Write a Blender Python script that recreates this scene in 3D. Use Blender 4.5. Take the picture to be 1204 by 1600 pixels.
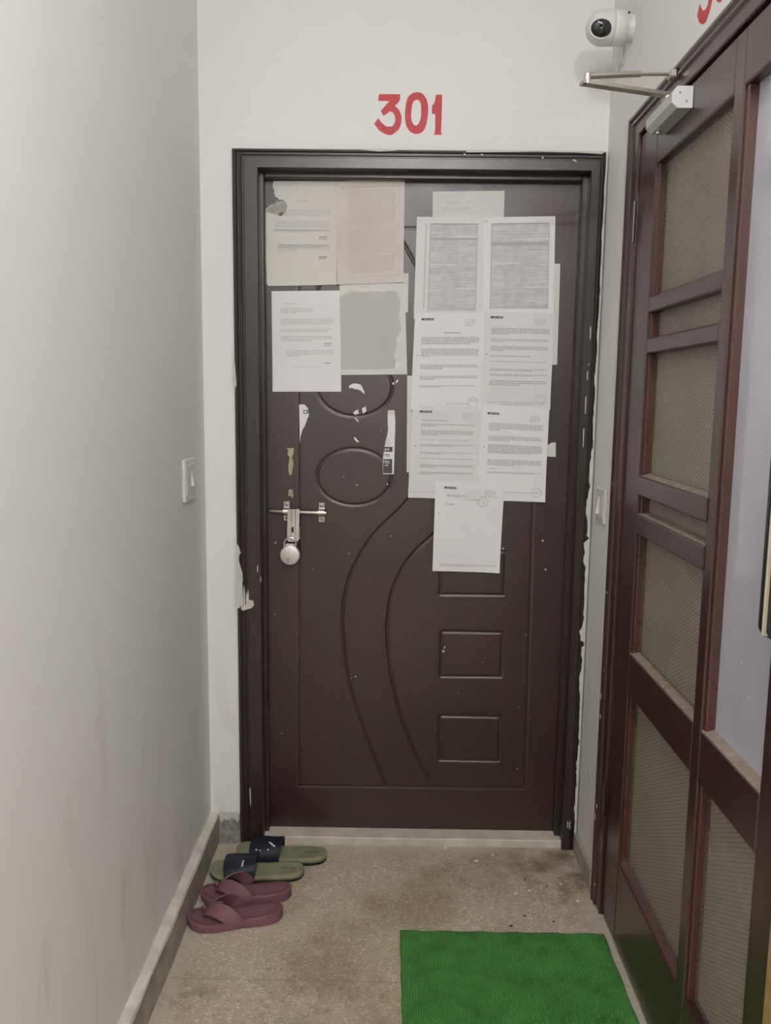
import bpy, math, random
import numpy as np
from mathutils import Vector, Matrix
from mathutils.geometry import tessellate_polygon

# ------------------------------------------------------------------ scene, camera, light
for o in list(bpy.data.objects): bpy.data.objects.remove(o)
scn = bpy.context.scene
COL = scn.collection
scn.view_settings.view_transform = 'Standard'
scn.view_settings.look = 'None'
scn.view_settings.gamma = 1
scn.view_settings.use_curve_mapping = False
scn.view_settings.exposure = -0.03

def make_camera():
    pitch, yaw, roll, h, fpx = 0.13792, -0.00767, 0.01242, 1.44769, 1307.2
    cy, sy, cp, sp = math.cos(yaw), math.sin(yaw), math.cos(pitch), math.sin(pitch)
    f = Vector((sy*cp, cy*cp, -sp)); r = Vector((cy, -sy, 0)); u = r.cross(f)
    R = math.cos(roll)*r + math.sin(roll)*u
    U = -math.sin(roll)*r + math.cos(roll)*u
    cd = bpy.data.cameras.new('camera'); co = bpy.data.objects.new('camera', cd); COL.objects.link(co)
    cd.sensor_fit = 'VERTICAL'; cd.sensor_height = 24; cd.lens = fpx/1600*24
    cd.clip_start = .02; cd.clip_end = 60
    m = Matrix((R, U, -f)).transposed().to_4x4(); m.translation = Vector((0, 0, h))
    co.matrix_world = m
    scn.camera = co
make_camera()

w = bpy.data.worlds.new('world'); scn.world = w; w.use_nodes = True
w.node_tree.nodes['Background'].inputs[0].default_value = (1, .97, .93, 1)
w.node_tree.nodes['Background'].inputs[1].default_value = 0.25

# the landing's ceiling lamp, just behind the photographer
ld = bpy.data.lights.new('ceiling_lamp', 'POINT'); ld.energy = 92; ld.shadow_soft_size = .045
ld.color = (1, .988, .968)
lo = bpy.data.objects.new('ceiling_lamp', ld); lo.location = (.24, -2.5, 2.98); COL.objects.link(lo)
# added soft fill under the ceiling to lift side walls and floor, unseen
ad = bpy.data.lights.new('ceiling_fill', 'AREA'); ad.shape = 'RECTANGLE'; ad.size = .25; ad.size_y = 1.2; ad.energy = 25
ad.color = (1, .99, .975)
ao = bpy.data.objects.new('ceiling_fill', ad); ao.location = (.02, .12, 3.13); COL.objects.link(ao)

# ------------------------------------------------------------------ room numbers (metres)
D, XL, XR, ZC, YB = 2.55, -.5734, .6115, 3.15, -4.0
YLEAF = 2.610
rnd = random.Random(7)

# ------------------------------------------------------------------ materials
def new_mat(name):
    m = bpy.data.materials.new(name); m.use_nodes = True
    nt = m.node_tree; return m, nt, nt.nodes['Principled BSDF']
def nd(nt, t, **kw):
    n = nt.nodes.new(t)
    for k, v in kw.items(): setattr(n, k, v)
    return n
def lk(nt, a, b): nt.links.new(a, b)
def coord(nt, scale=(1, 1, 1), rot=(0, 0, 0)):
    g = nd(nt, 'ShaderNodeNewGeometry')          # world position: built surfaces never move
    mp = nd(nt, 'ShaderNodeMapping'); mp.inputs['Scale'].default_value = scale; mp.inputs['Rotation'].default_value = rot
    lk(nt, g.outputs['Position'], mp.inputs['Vector']); return mp.outputs['Vector']
def noise(nt, vec, scale, detail=4, rough=.55, dist=0):
    n = nd(nt, 'ShaderNodeTexNoise'); n.inputs['Scale'].default_value = scale; n.inputs['Detail'].default_value = detail
    n.inputs['Roughness'].default_value = rough; n.inputs['Distortion'].default_value = dist
    if vec: lk(nt, vec, n.inputs['Vector'])
    return n.outputs['Fac']
def ramp(nt, fac, stops):
    r = nd(nt, 'ShaderNodeValToRGB'); e = r.color_ramp.elements
    while len(e) < len(stops): e.new(.5)
    for q, (p, c) in zip(e, stops): q.position = p; q.color = (*c, 1) if len(c) == 3 else c
    lk(nt, fac, r.inputs['Fac']); return r.outputs['Color']
def mix(nt, fac, a, b, mode='MIX'):
    n = nd(nt, 'ShaderNodeMix', data_type='RGBA', blend_type=mode)
    for s, v in ((0, fac), (6, a), (7, b)):
        if hasattr(v, 'links'): lk(nt, v, n.inputs[s])
        else: n.inputs[s].default_value = v if s == 0 else (*v, 1)
    return n.outputs[2]
def bump(nt, p, fac, strength=.2, dist=.002):
    b = nd(nt, 'ShaderNodeBump'); b.inputs['Strength'].default_value = strength; b.inputs['Distance'].default_value = dist
    lk(nt, fac, b.inputs['Height']); lk(nt, b.outputs['Normal'], p.inputs['Normal'])
def simple(name, c, rough=.5, metal=0, spec=.5, var=.0, vscale=40, bmp=0, bscale=200, coat=0):
    m, nt, p = new_mat(name)
    p.inputs['Roughness'].default_value = rough; p.inputs['Metallic'].default_value = metal
    p.inputs['Specular IOR Level'].default_value = spec; p.inputs['Coat Weight'].default_value = coat
    v = coord(nt)
    f = noise(nt, v, vscale)
    lo_ = tuple(x*(1-var) for x in c); hi = tuple(min(1, x*(1+var)) for x in c)
    lk(nt, ramp(nt, f, [(.3, lo_), (.7, hi)]), p.inputs['Base Color'])
    if bmp: bump(nt, p, noise(nt, v, bscale), bmp, .001)
    return m

def plaster():
    m, nt, p = new_mat('plaster_paint'); p.inputs['Roughness'].default_value = .65; p.inputs['Specular IOR Level'].default_value = .3
    v = coord(nt)
    base = ramp(nt, noise(nt, v, 2.2, 3), [(.25, (.845, .838, .822)), (.75, (.875, .868, .852))])
    # rubbed brown smudges, low on the walls where people brush past
    v2 = coord(nt, (9, 6, 2.2))
    sm = ramp(nt, noise(nt, v2, 1.0, 5, .6, .8), [(.56, (0, 0, 0)), (.74, (1, 1, 1))])
    g = nd(nt, 'ShaderNodeNewGeometry'); sx = nd(nt, 'ShaderNodeSeparateXYZ'); lk(nt, g.outputs['Position'], sx.inputs[0])
    mr = nd(nt, 'ShaderNodeMapRange'); mr.inputs['From Min'].default_value = 1.15; mr.inputs['From Max'].default_value = .3
    mr.inputs['To Max'].default_value = .33; lk(nt, sx.outputs['Z'], mr.inputs['Value'])
    mu = nd(nt, 'ShaderNodeMath', operation='MULTIPLY'); lk(nt, sm, mu.inputs[0]); lk(nt, mr.outputs[0], mu.inputs[1])
    lk(nt, mix(nt, mu.outputs[0], base, (.50, .42, .36)), p.inputs['Base Color'])
    bump(nt, p, noise(nt, coord(nt, (1, 1, 1)), 9, 6, .6), .25, .004)
    return m

def terrazzo():
    m, nt, p = new_mat('terrazzo'); p.inputs['Roughness'].default_value = .55; p.inputs['Specular IOR Level'].default_value = .35
    v = coord(nt)
    def vor(s, feat='F1'):
        n = nd(nt, 'ShaderNodeTexVoronoi', feature=feat); n.inputs['Scale'].default_value = s; lk(nt, v, n.inputs['Vector']); return n
    a = vor(150)
    sep = nd(nt, 'ShaderNodeSeparateColor'); lk(nt, a.outputs['Color'], sep.inputs[0])
    chips = ramp(nt, sep.outputs[0], [(.0, (0.312, 0.247, 0.182)), (.35, (0.507, 0.423, 0.319)), (.75, (0.637, 0.539, 0.416)), (1., (0.850, 0.793, 0.650))])
    b = vor(70); sepb = nd(nt, 'ShaderNodeSeparateColor'); lk(nt, b.outputs['Color'], sepb.inputs[0])
    chips = mix(nt, .35, chips, ramp(nt, sepb.outputs[1], [(0., (0.390, 0.312, 0.227)), (.6, (0.572, 0.481, 0.370)), (1., (0.806, 0.702, 0.559))]))
    binder = ramp(nt, a.outputs['Distance'], [(.35, (0, 0, 0)), (.62, (1, 1, 1))])
    col = mix(nt, binder, chips, (0.507, 0.436, 0.345))
    # grime patches
    gr = ramp(nt, noise(nt, v, 3.5, 5, .6), [(.42, (1, 1, 1)), (.62, (.72, .68, .62))])
    col = mix(nt, 1.0, col, gr, 'MULTIPLY')
    g = nd(nt, 'ShaderNodeNewGeometry'); sx = nd(nt, 'ShaderNodeSeparateXYZ'); lk(nt, g.outputs['Position'], sx.inputs[0])
    def band(out, a0, a1):                            # 0 -> 1 between a0 and a1
        mr = nd(nt, 'ShaderNodeMapRange'); mr.inputs['From Min'].default_value = a0; mr.inputs['From Max'].default_value = a1
        lk(nt, out, mr.inputs['Value']); return mr.outputs[0]
    def mul(a_, b_):
        n = nd(nt, 'ShaderNodeMath', operation='MULTIPLY')
        for i, q in enumerate((a_, b_)):
            if hasattr(q, 'links'): lk(nt, q, n.inputs[i])
            else: n.inputs[i].default_value = q
        return n.outputs[0]
    nz = noise(nt, v, 9, 5, .6)
    def wob(out, k):
        n = nd(nt, 'ShaderNodeMath', operation='MULTIPLY_ADD'); lk(nt, nz, n.inputs[0]); n.inputs[1].default_value = k; lk(nt, out, n.inputs[2]); return n.outputs[0]
    # grey cement margins along the left skirting, in front of the sill and along the right skirting
    c1 = mul(band(wob(sx.outputs['X'], .05), -.46, -.50), .75)
    c2 = mul(band(wob(sx.outputs['Y'], .05), 2.52, 2.55), .75)
    c3 = mul(band(wob(sx.outputs['X'], .05), .575, .605), .7)
    cem = ramp(nt, noise(nt, v, 60, 4), [(.3, (0.468, 0.423, 0.345)), (.7, (0.585, 0.533, 0.442))])
    for c in (c1, c2, c3): col = mix(nt, c, col, cem)
    # rust-brown dirt in the right-hand corner
    rs = mul(mul(band(sx.outputs['X'], .30, .52), band(sx.outputs['Y'], 2.1, 2.3)), ramp(nt, noise(nt, v, 11, 5, .65), [(.42, (0, 0, 0)), (.66, (.85, .85, .85))]))
    col = mix(nt, rs, col, (.13, .075, .035))
    # two dark blots beside the mat
    bl = mul(mul(band(sx.outputs['Y'], 1.93, 1.84), band(sx.outputs['X'], .02, -.03)), ramp(nt, noise(nt, v, 8, 4, .6), [(.5, (0, 0, 0)), (.68, (.7, .7, .7))]))
    col = mix(nt, bl, col, (.11, .095, .075))
    # the pour joint across the passage
    jt = nd(nt, 'ShaderNodeMath', operation='ABSOLUTE'); sb = nd(nt, 'ShaderNodeMath', operation='SUBTRACT')
    lk(nt, wob(sx.outputs['Y'], .004), sb.inputs[0]); sb.inputs[1].default_value = 1.908; lk(nt, sb.outputs[0], jt.inputs[0])
    col = mix(nt, mul(band(jt.outputs[0], .003, .0015), .22), col, (.12, .10, .075))
    lk(nt, col, p.inputs['Base Color'])
    bump(nt, p, sep.outputs[0], .12, .001)
    return m

def wood(name, dark, light, rough, streak=(60, 60, 1.4), bstr=.15, spec=.5, rvar=.08, axis=None):
    m, nt, p = new_mat(name); p.inputs['Specular IOR Level'].default_value = spec
    f = noise(nt, coord(nt, streak), 1.0, 5, .6, .4)
    lk(nt, ramp(nt, f, [(.3, dark), (.7, light)]), p.inputs['Base Color'])
    r = nd(nt, 'ShaderNodeMapRange'); r.inputs['To Min'].default_value = rough-rvar; r.inputs['To Max'].default_value = rough+rvar
    lk(nt, noise(nt, coord(nt), 14, 4), r.inputs['Value']); lk(nt, r.outputs[0], p.inputs['Roughness'])
    if bstr: bump(nt, p, f, bstr, .001)
    return m

M = {}
M['wall'] = plaster()
M['back_dark'] = simple('darkened_back_wall', (.10, .085, .075), .8, var=.1)  # unseen back wall, coloured dark so the glossy door reflects less light
M['ceil'] = simple('ceiling_paint', (.84, .83, .81), .8, var=.02)
M['floor'] = terrazzo()
M['leaf'] = wood('dark_laminate', (.018, .0042, .0038), (.033, .0082, .0074), .39, (90, 90, 2.0), .08, 1.0)
M['frame'] = wood('dark_frame_enamel', (.019, .0115, .0098), (.030, .0175, .0148), .32, (70, 70, 2.5), .08, .9, .05)
M['sdoor'] = wood('red_brown_enamel', (.034, .0125, .0098), (.054, .020, .0152), .30, (50, 50, 2.0), .0, 1.0, .03)
M['sbead'] = wood('red_brown_bead_enamel', (.066, .024, .0165), (.095, .036, .025), .28, (50, 50, 2.0), .0, .9, .03)
M['dust'] = simple('dusty_ledge', (.27, .215, .175), .8, var=.25, vscale=60)
M['gap'] = simple('dark_gap', (.012, .008, .007), .7)
M['ochre'] = simple('ochre_wood', (.40, .25, .085), .55, var=.12)
M['sill'] = simple('cream_marble_sill', (.60, .555, .465), .75, var=.16, vscale=14, bmp=.05)
M['skirt'] = simple('grey_cement_skirting', (.37, .345, .295), .65, var=.25, vscale=18, bmp=.2, bscale=120)
M['skirt_top'] = simple('paint_spattered_ledge', (.68, .64, .565), .75, var=.22, vscale=16, bmp=.2)
M['rough_cement'] = simple('rough_cement', (.27, .26, .235), .85, var=.38, vscale=75, bmp=.6, bscale=160)
M['paint_white'] = simple('white_paint', (.62, .60, .56), .55, var=.06)
M['red'] = simple('red_sign_paint', (.56, .035, .05), .5, var=.12, vscale=60)
M['steel'] = simple('brushed_steel', (.62, .59, .54), .28, 1, var=.05, vscale=300)
M['chrome'] = simple('bright_steel', (.75, .73, .69), .16, 1)
M['lockface'] = simple('satin_nickel', (.72, .71, .68), .42, .7, var=.04)
M['screw'] = simple('steel_screw', (.36, .34, .30), .35, 1)
M['black'] = simple('black_slot', (.01, .01, .01), .6)
M['plastic'] = simple('white_plastic', (.74, .72, .68), .35)
M['camwhite'] = simple('white_camera_shell', (.75, .75, .74), .32, spec=.45)
M['lens'] = simple('smoked_lens', (.012, .014, .018), .08, spec=.7)
M['silver'] = simple('silver_paint', (.50, .52, .50), .36, .3, var=.03)
M['silver_cap'] = simple('pale_plastic_cap', (.66, .67, .69), .4)
M['armsteel'] = simple('galvanised_arm', (.52, .49, .43), .36, .9)
M['wire'] = simple('wire_mesh_steel', (.25, .228, .188), .5, .4)
M['backing'] = simple('beige_panel', (.50, .455, .385), .5, var=.10, vscale=5)
M['glass'] = simple('pale_film_glass', (.54, .54, .61), .13, spec=.7, var=.05, vscale=6)
M['handle'] = simple('green_black_handle', (.018, .024, .02), .25, spec=.6)
M['brass'] = simple('pale_brass_edge', (.55, .49, .36), .35, .4)
M['turf'] = simple('green_plastic_turf', (.088, .275, .066), .55, var=.25, vscale=16, spec=.3)
M['turfbase'] = simple('green_turf_backing', (.05, .18, .04), .7, var=.2, vscale=16)
M['olive'] = simple('olive_foam', (.262, .252, .165), .7, var=.2, vscale=25, spec=.3)
M['oliveprint'] = simple('olive_embossed', (.17, .175, .10), .7)
M['outsole'] = simple('black_rubber', (.014, .014, .013), .7)
M['navy'] = simple('navy_strap', (.009, .012, .024), .48, spec=.4)
M['whiteprint'] = simple('white_print', (.75, .75, .73), .5)
M['maroon'] = simple('maroon_foam', (.205, .095, .112), .55, var=.14, vscale=20, spec=.35)
M['maroonbed'] = simple('maroon_footbed', (.155, .062, .080), .6, var=.14, vscale=30, spec=.3)
M['chip'] = simple('white_chip', (.80, .78, .73), .8)
M['crumb'] = simple('dark_crumb', (.02, .017, .013), .8)
M['residue'] = simple('yellowed_glue', (.46, .41, .24), .6, var=.1)
M['bareply'] = simple('bare_ply', (.42, .36, .26), .7, var=.15)
def paper_mat(name, c, tint=None, amt=0, sc=9):
    m, nt, p = new_mat(name); p.inputs['Roughness'].default_value = .75; p.inputs['Specular IOR Level'].default_value = .25
    v = coord(nt)
    base = ramp(nt, noise(nt, v, 6, 3), [(.3, tuple(x*.96 for x in c)), (.7, c)])
    if tint: base = mix(nt, ramp(nt, noise(nt, v, sc, 4, .6), [(.36, (0, 0, 0)), (.66, (amt, amt, amt))]), base, tint)
    lk(nt, base, p.inputs['Base Color']); bump(nt, p, noise(nt, v, 28, 4), .15, .003)
    return m
M['paper'] = paper_mat('white_paper', (.86, .86, .87))
M['paper_b'] = paper_mat('white_paper_duller', (.80, .80, .805))
M['paper_old'] = paper_mat('aged_paper', (.77, .755, .72), (.70, .67, .62), .5)
M['paper_pink'] = paper_mat('pink_stained_paper', (.76, .735, .69), (.665, .585, .545), .9, 7)
M['paper_grey'] = paper_mat('grey_damp_paper', (.60, .605, .575), (.55, .55, .52), .8)
M['paper_cream'] = paper_mat('cream_paper', (.765, .76, .725))
M['ink'] = simple('faded_ink', (.43, .43, .435), .8)
M['ink_dark'] = simple('dark_ink', (.09, .09, .095), .8)
M['ink_faint'] = simple('faint_ink', (.61, .605, .59), .8)
M['ink_pink'] = simple('pink_ink', (.62, .535, .495), .8)
M['ink_greyp'] = simple('grey_page_ink', (.53, .535, .51), .8)
M['ink_rule'] = simple('photocopy_rule_grey', (.50, .50, .51), .8)
M['ink_table'] = simple('photocopy_grey', (.585, .585, .595), .8, var=.12, vscale=50)
M['ink_table2'] = simple('photocopy_light_grey', (.70, .70, .705), .8, var=.06, vscale=50)
M['mould'] = simple('grey_mould_stain', (.42, .41, .37), .8, var=.2, vscale=60)

# ------------------------------------------------------------------ mesh helpers
class MB:
    def __init__(s): s.v = []; s.f = []
    def add(s, vs, fs):
        o = len(s.v); s.v += [tuple(p) for p in vs]; s.f += [tuple(i+o for i in q) for q in fs]; return s
    def box(s, x0, x1, y0, y1, z0, z1):
        return s.add([(x0, y0, z0), (x1, y0, z0), (x1, y1, z0), (x0, y1, z0), (x0, y0, z1), (x1, y0, z1), (x1, y1, z1), (x0, y1, z1)],
                     [(0, 3, 2, 1), (4, 5, 6, 7), (0, 1, 5, 4), (1, 2, 6, 5), (2, 3, 7, 6), (3, 0, 4, 7)])
    def bbox(s, x0, x1, y0, y1, z0, z1, b=.002):
        """box with chamfered edges: convex hull of three shrunken boxes"""
        xs, ys, zs = (x0, x1), (y0, y1), (z0, z1)
        vs = []
        idx = {}
        for i in (0, 1):
            for j in (0, 1):
                for k in (0, 1):
                    X, Y, Z = xs[i], ys[j], zs[k]; sx, sy, sz = (b, -b)[i], (b, -b)[j], (b, -b)[k]
                    for a, p in enumerate(((X, Y+sy, Z+sz), (X+sx, Y, Z+sz), (X+sx, Y+sy, Z))):
                        idx[i, j, k, a] = len(vs); vs.append(p)
        F = []
        I = lambda i, j, k, a: idx[i, j, k, a]
        F += [tuple(I(i, j, k, 0) for j, k in ((0, 0), (0, 1), (1, 1), (1, 0))) for i in (0, 1)]
        F += [tuple(I(i, j, k, 1) for i, k in ((0, 0), (1, 0), (1, 1), (0, 1))) for j in (0, 1)]
        F += [tuple(I(i, j, k, 2) for i, j in ((0, 0), (0, 1), (1, 1), (1, 0))) for k in (0, 1)]
        for j in (0, 1):
            for k in (0, 1): F.append((I(0, j, k, 1), I(1, j, k, 1), I(1, j, k, 2), I(0, j, k, 2)))
        for i in (0, 1):
            for k in (0, 1): F.append((I(i, 0, k, 0), I(i, 1, k, 0), I(i, 1, k, 2), I(i, 0, k, 2)))
        for i in (0, 1):
            for j in (0, 1): F.append((I(i, j, 0, 0), I(i, j, 1, 0), I(i, j, 1, 1), I(i, j, 0, 1)))
        for i in (0, 1):
            for j in (0, 1):
                for k in (0, 1): F.append((I(i, j, k, 0), I(i, j, k, 1), I(i, j, k, 2)))
        return s.add(vs, F)
    def tube(s, pts, r, n=10, caps=True):
        pts = [Vector(p) for p in pts]; rs = r if isinstance(r, (list, tuple)) else [r]*len(pts)
        rings = []; up = None; o = len(s.v)
        for i, p in enumerate(pts):
            t = (pts[min(i+1, len(pts)-1)]-pts[max(i-1, 0)]).normalized()
            if up is None: up = t.cross(Vector((0, 0, 1))) if abs(t.z) < .9 else t.cross(Vector((1, 0, 0)))
            a = (up - t*up.dot(t)).normalized(); b = t.cross(a); up = a
            for k in range(n):
                th = 2*math.pi*k/n; s.v.append(tuple(p + rs[i]*(math.cos(th)*a + math.sin(th)*b)))
        for i in range(len(pts)-1):
            for k in range(n):
                s.f.append((o+i*n+k, o+i*n+(k+1) % n, o+(i+1)*n+(k+1) % n, o+(i+1)*n+k))
        if caps:
            s.f.append(tuple(o+k for k in reversed(range(n)))); e = o+(len(pts)-1)*n; s.f.append(tuple(e+k for k in range(n)))
        return s
    def loft(s, rings, close=True, caps=True):
        o = len(s.v); n = len(rings[0])
        for r in rings: s.v += [tuple(p) for p in r]
        for i in range(len(rings)-1):
            for k in range(n if close else n-1):
                s.f.append((o+i*n+k, o+i*n+(k+1) % n, o+(i+1)*n+(k+1) % n, o+(i+1)*n+k))
        if caps:
            s.f.append(tuple(o+k for k in reversed(range(n)))); e = o+(len(rings)-1)*n; s.f.append(tuple(e+k for k in range(n)))
        return s
    def lathe(s, prof, origin, axis, n=32):
        """prof: (distance along axis, radius)"""
        ax = Vector(axis).normalized(); a = ax.orthogonal().normalized(); b = ax.cross(a); O = Vector(origin)
        return s.loft([[O+ax*d+max(r, 1e-5)*(math.cos(2*math.pi*k/n)*a+math.sin(2*math.pi*k/n)*b) for k in range(n)] for d, r in prof])
    def plate(s, loops, fn, thick):
        """flat polygon (loops of (u,v), first outer, others holes); fn(u,v,d) -> xyz; d=0 back, d=thick front"""
        flat = [p for l in loops for p in l]
        tris = tessellate_polygon([[Vector((u, v, 0)) for u, v in l] for l in loops])
        n = len(flat)
        vs = [fn(u, v, thick) for u, v in flat]+[fn(u, v, 0) for u, v in flat]
        fs = [tuple(t) for t in tris]+[tuple(i+n for i in reversed(t)) for t in tris]
        o = 0
        for l in loops:
            m = len(l)
            for i in range(m): j = (i+1) % m; fs.append((o+i, o+j, n+o+j, n+o+i))
            o += m
        return s.add(vs, fs)
    def build(s, name, mat, parent=None, smooth=False, base=None, label=None, fixn=True):
        b = Vector(base) if base is not None else Vector((0, 0, 0))
        me = bpy.data.meshes.new(name)
        me.from_pydata([tuple(Vector(p)-b) for p in s.v], [], s.f)
        me.update()
        if fixn:
            import bmesh
            bm = bmesh.new(); bm.from_mesh(me); bmesh.ops.recalc_face_normals(bm, faces=bm.faces); bm.to_mesh(me); bm.free()
        if smooth:
            me.polygons.foreach_set('use_smooth', [True]*len(me.polygons))
            if smooth != 'all': me.set_sharp_from_angle(angle=math.radians(38))
        me.materials.append(M[mat] if isinstance(mat, str) else mat)
        o = bpy.data.objects.new(name, me); COL.objects.link(o)
        if parent is not None: o.parent = parent
        elif base is not None: o.location = b
        if label: o['label'] = label
        return o

def tag(o, label, cat, group=None, kind=None):
    o['label'] = label; o['category'] = cat
    if group: o['group'] = group
    if kind: o['kind'] = kind
    return o
def empty(name, loc, rz=0):
    o = bpy.data.objects.new(name, None); o.location = loc; o.rotation_euler = (0, 0, rz); o.empty_display_size = .05
    COL.objects.link(o); return o
def catmull(pts, n=8):
    P = [Vector(p) for p in pts]; out = []
    for i in range(len(P)-1):
        p0, p1, p2, p3 = P[max(i-1, 0)], P[i], P[i+1], P[min(i+2, len(P)-1)]
        for k in range(n):
            t = k/n
            out.append(.5*((2*p1)+(p2-p0)*t+(2*p0-5*p1+4*p2-p3)*t*t+(3*p1-p0-3*p2+p3)*t**3))
    out.append(P[-1]); return out

# ------------------------------------------------------------------ room shell
tag(MB().box(-.9, 1.0, YB-.2, D+.4, -.12, 0).build('floor', 'floor'), 'brown speckled terrazzo floor of the passage', 'floor', kind='structure')
tag(MB().box(-.9, 1.0, YB-.2, D+.4, ZC, ZC+.1).build('ceiling', 'ceil'), 'white ceiling over the passage', 'ceiling', kind='structure')
tag(MB().box(XL-.15, XL, YB-.1, D+.2, 0, ZC).build('wall_left', 'wall'), 'long off-white plastered wall along the left side', 'wall', kind='structure')
tag(MB().box(XL, XR, YB-.1, YB, 0, ZC).build('wall_behind', 'back_dark'), 'unseen wall behind the viewer, coloured dark to dim door reflections', 'wall', kind='structure')
e = MB()
e.box(XL, -.44, D, D+.2, 0, ZC); e.box(-.44, .59, D, D+.2, 2.12, ZC); e.box(.59, XR, D, D+.2, 0, ZC)
tag(e.build('wall_end', 'wall'), 'off-white end wall around the dark door under the red number', 'wall', kind='structure')
SY0, SY1, SZ1 = 2.245, 1.175, 2.125      # screen door opening in the right wall
r = MB()
r.box(XR, XR+.15, SY0, D+.2, 0, ZC); r.box(XR, XR+.15, YB-.1, SY1, 0, ZC); r.box(XR, XR+.15, SY1, SY0, SZ1, ZC)
tag(r.build('wall_right', 'wall'), 'off-white right wall around and above the screen door', 'wall', kind='structure')

# skirtings
bl = empty('baseboard_left', (XL+.014, .3, 0)); tag(bl, 'grey cement skirting with a pale paint-spattered top along the left wall', 'skirting', kind='structure')
s = MB(); n = 60
for zz, xo, nm, mt in ((0, 0, 'face', 'skirt'), (1, 0, 'ledge', 'skirt_top')):
    s = MB()
    rings = []
    for i in range(n+1):
        y = YB+.0+(D-YB)*i/n; j = .0025*math.sin(i*2.1)+.0018*math.sin(i*5.3)
        x1 = XL+.027+j*.5
        if nm == 'face': rings.append([(XL, y, 0), (x1, y, 0), (x1, y, .094), (XL, y, .094)])
        else: rings.append([(XL, y, .094), (x1-.0015, y, .094), (x1-.004, y, .100+j*.4), (XL, y, .106+j)])
    s.loft(rings).build(nm, mt, bl, base=bl.location)
s = MB().box(XL+.03, -.4775, D-.010, D, 0, .098)
be = s.build('baseboard_end', 'rough_cement'); tag(be, 'short rough cement skirting left of the dark door', 'skirting', kind='structure')
jag = [(XL+.03, .112), (-.48, .108), (-.48, .085), (-.486, .075), (-.492, .086), (-.505, .09), (-.512, .082), (-.53, .084), (-.538, .073), (XL+.03, .088)]
MB().plate([jag], lambda u, v, d: (u, D-.0102-d, v), .002).build('paint_edge', 'paint_white', be, label='torn white paint edge above bare cement')
s = MB().box(XR-.012, XR, 2.286, D-.016, 0, .062)
tag(s.build('baseboard_right', 'skirt'), 'short grey skirting between the dark door and the screen door', 'skirting', kind='structure')
s = MB().bbox(-.42, .585, D-.002, D+.2, 0, .024, .003)
s.add([(-.42, D-.004, 0), (.585, D-.004, 0), (.585, D-.004, .004), (-.42, D-.004, .004)], [(0, 1, 2, 3)])
tag(s.build('trim_1', 'sill'), 'cream marble sill under the dark door', 'door sill', kind='structure')

# ------------------------------------------------------------------ door_1: dark panelled door at the end
d1 = empty('door_1', (.06, D, 0)); tag(d1, 'dark brown moulded door with frame at the end, covered in pasted notices', 'door', kind='structure')
B1 = d1.location
FL, FR, FT = -.477, .6045, 2.152
WL, WR, WT = .076, .042, .054
# casing profile: (fraction inward, depth in y relative to the wall face)
prof = [(0, 0), (0, -.012), (.06, -.017), (.14, -.018), (.2, -.013), (.24, -.013), (.27, -.016), (.33, -.0165), (.37, -.0125), (.42, -.0125), (.45, -.0145), (.96, -.0145), (1, -.011), (1, .045), (0, .045)]
def casing(side):
    s = MB(); a = []; b = []
    for f_, t in prof:
        if side == 'L': a.append((FL+f_*WL, D+t, 0)); b.append((FL+f_*WL, D+t, FT-f_*WT))
        if side == 'R': a.append((FR-f_*WR, D+t, 0)); b.append((FR-f_*WR, D+t, FT-f_*WT))
        if side == 'T': a.append((FL+f_*WL, D+t, FT-f_*WT)); b.append((FR-f_*WR, D+t, FT-f_*WT))
    return s.loft([a, b])
cas = {k: casing(k).build('casing', 'frame', d1, base=B1) for k in 'LRT'}
# inner stop: second lip set back
IL, IR, IT = FL+WL, FR-WR, FT-WT
for args in ((IL-.03, IL+.011, D+.03, D+.0605, 0.0, IT), (IR-.016, IR+.03, D+.03, D+.0605, 0.0, IT), (IL+.011, IR-.016, D+.03, D+.0605, IT-.016, IT+.03)):
    MB().bbox(*args, .003).build('door_stop', 'frame', d1, base=B1)

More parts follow.
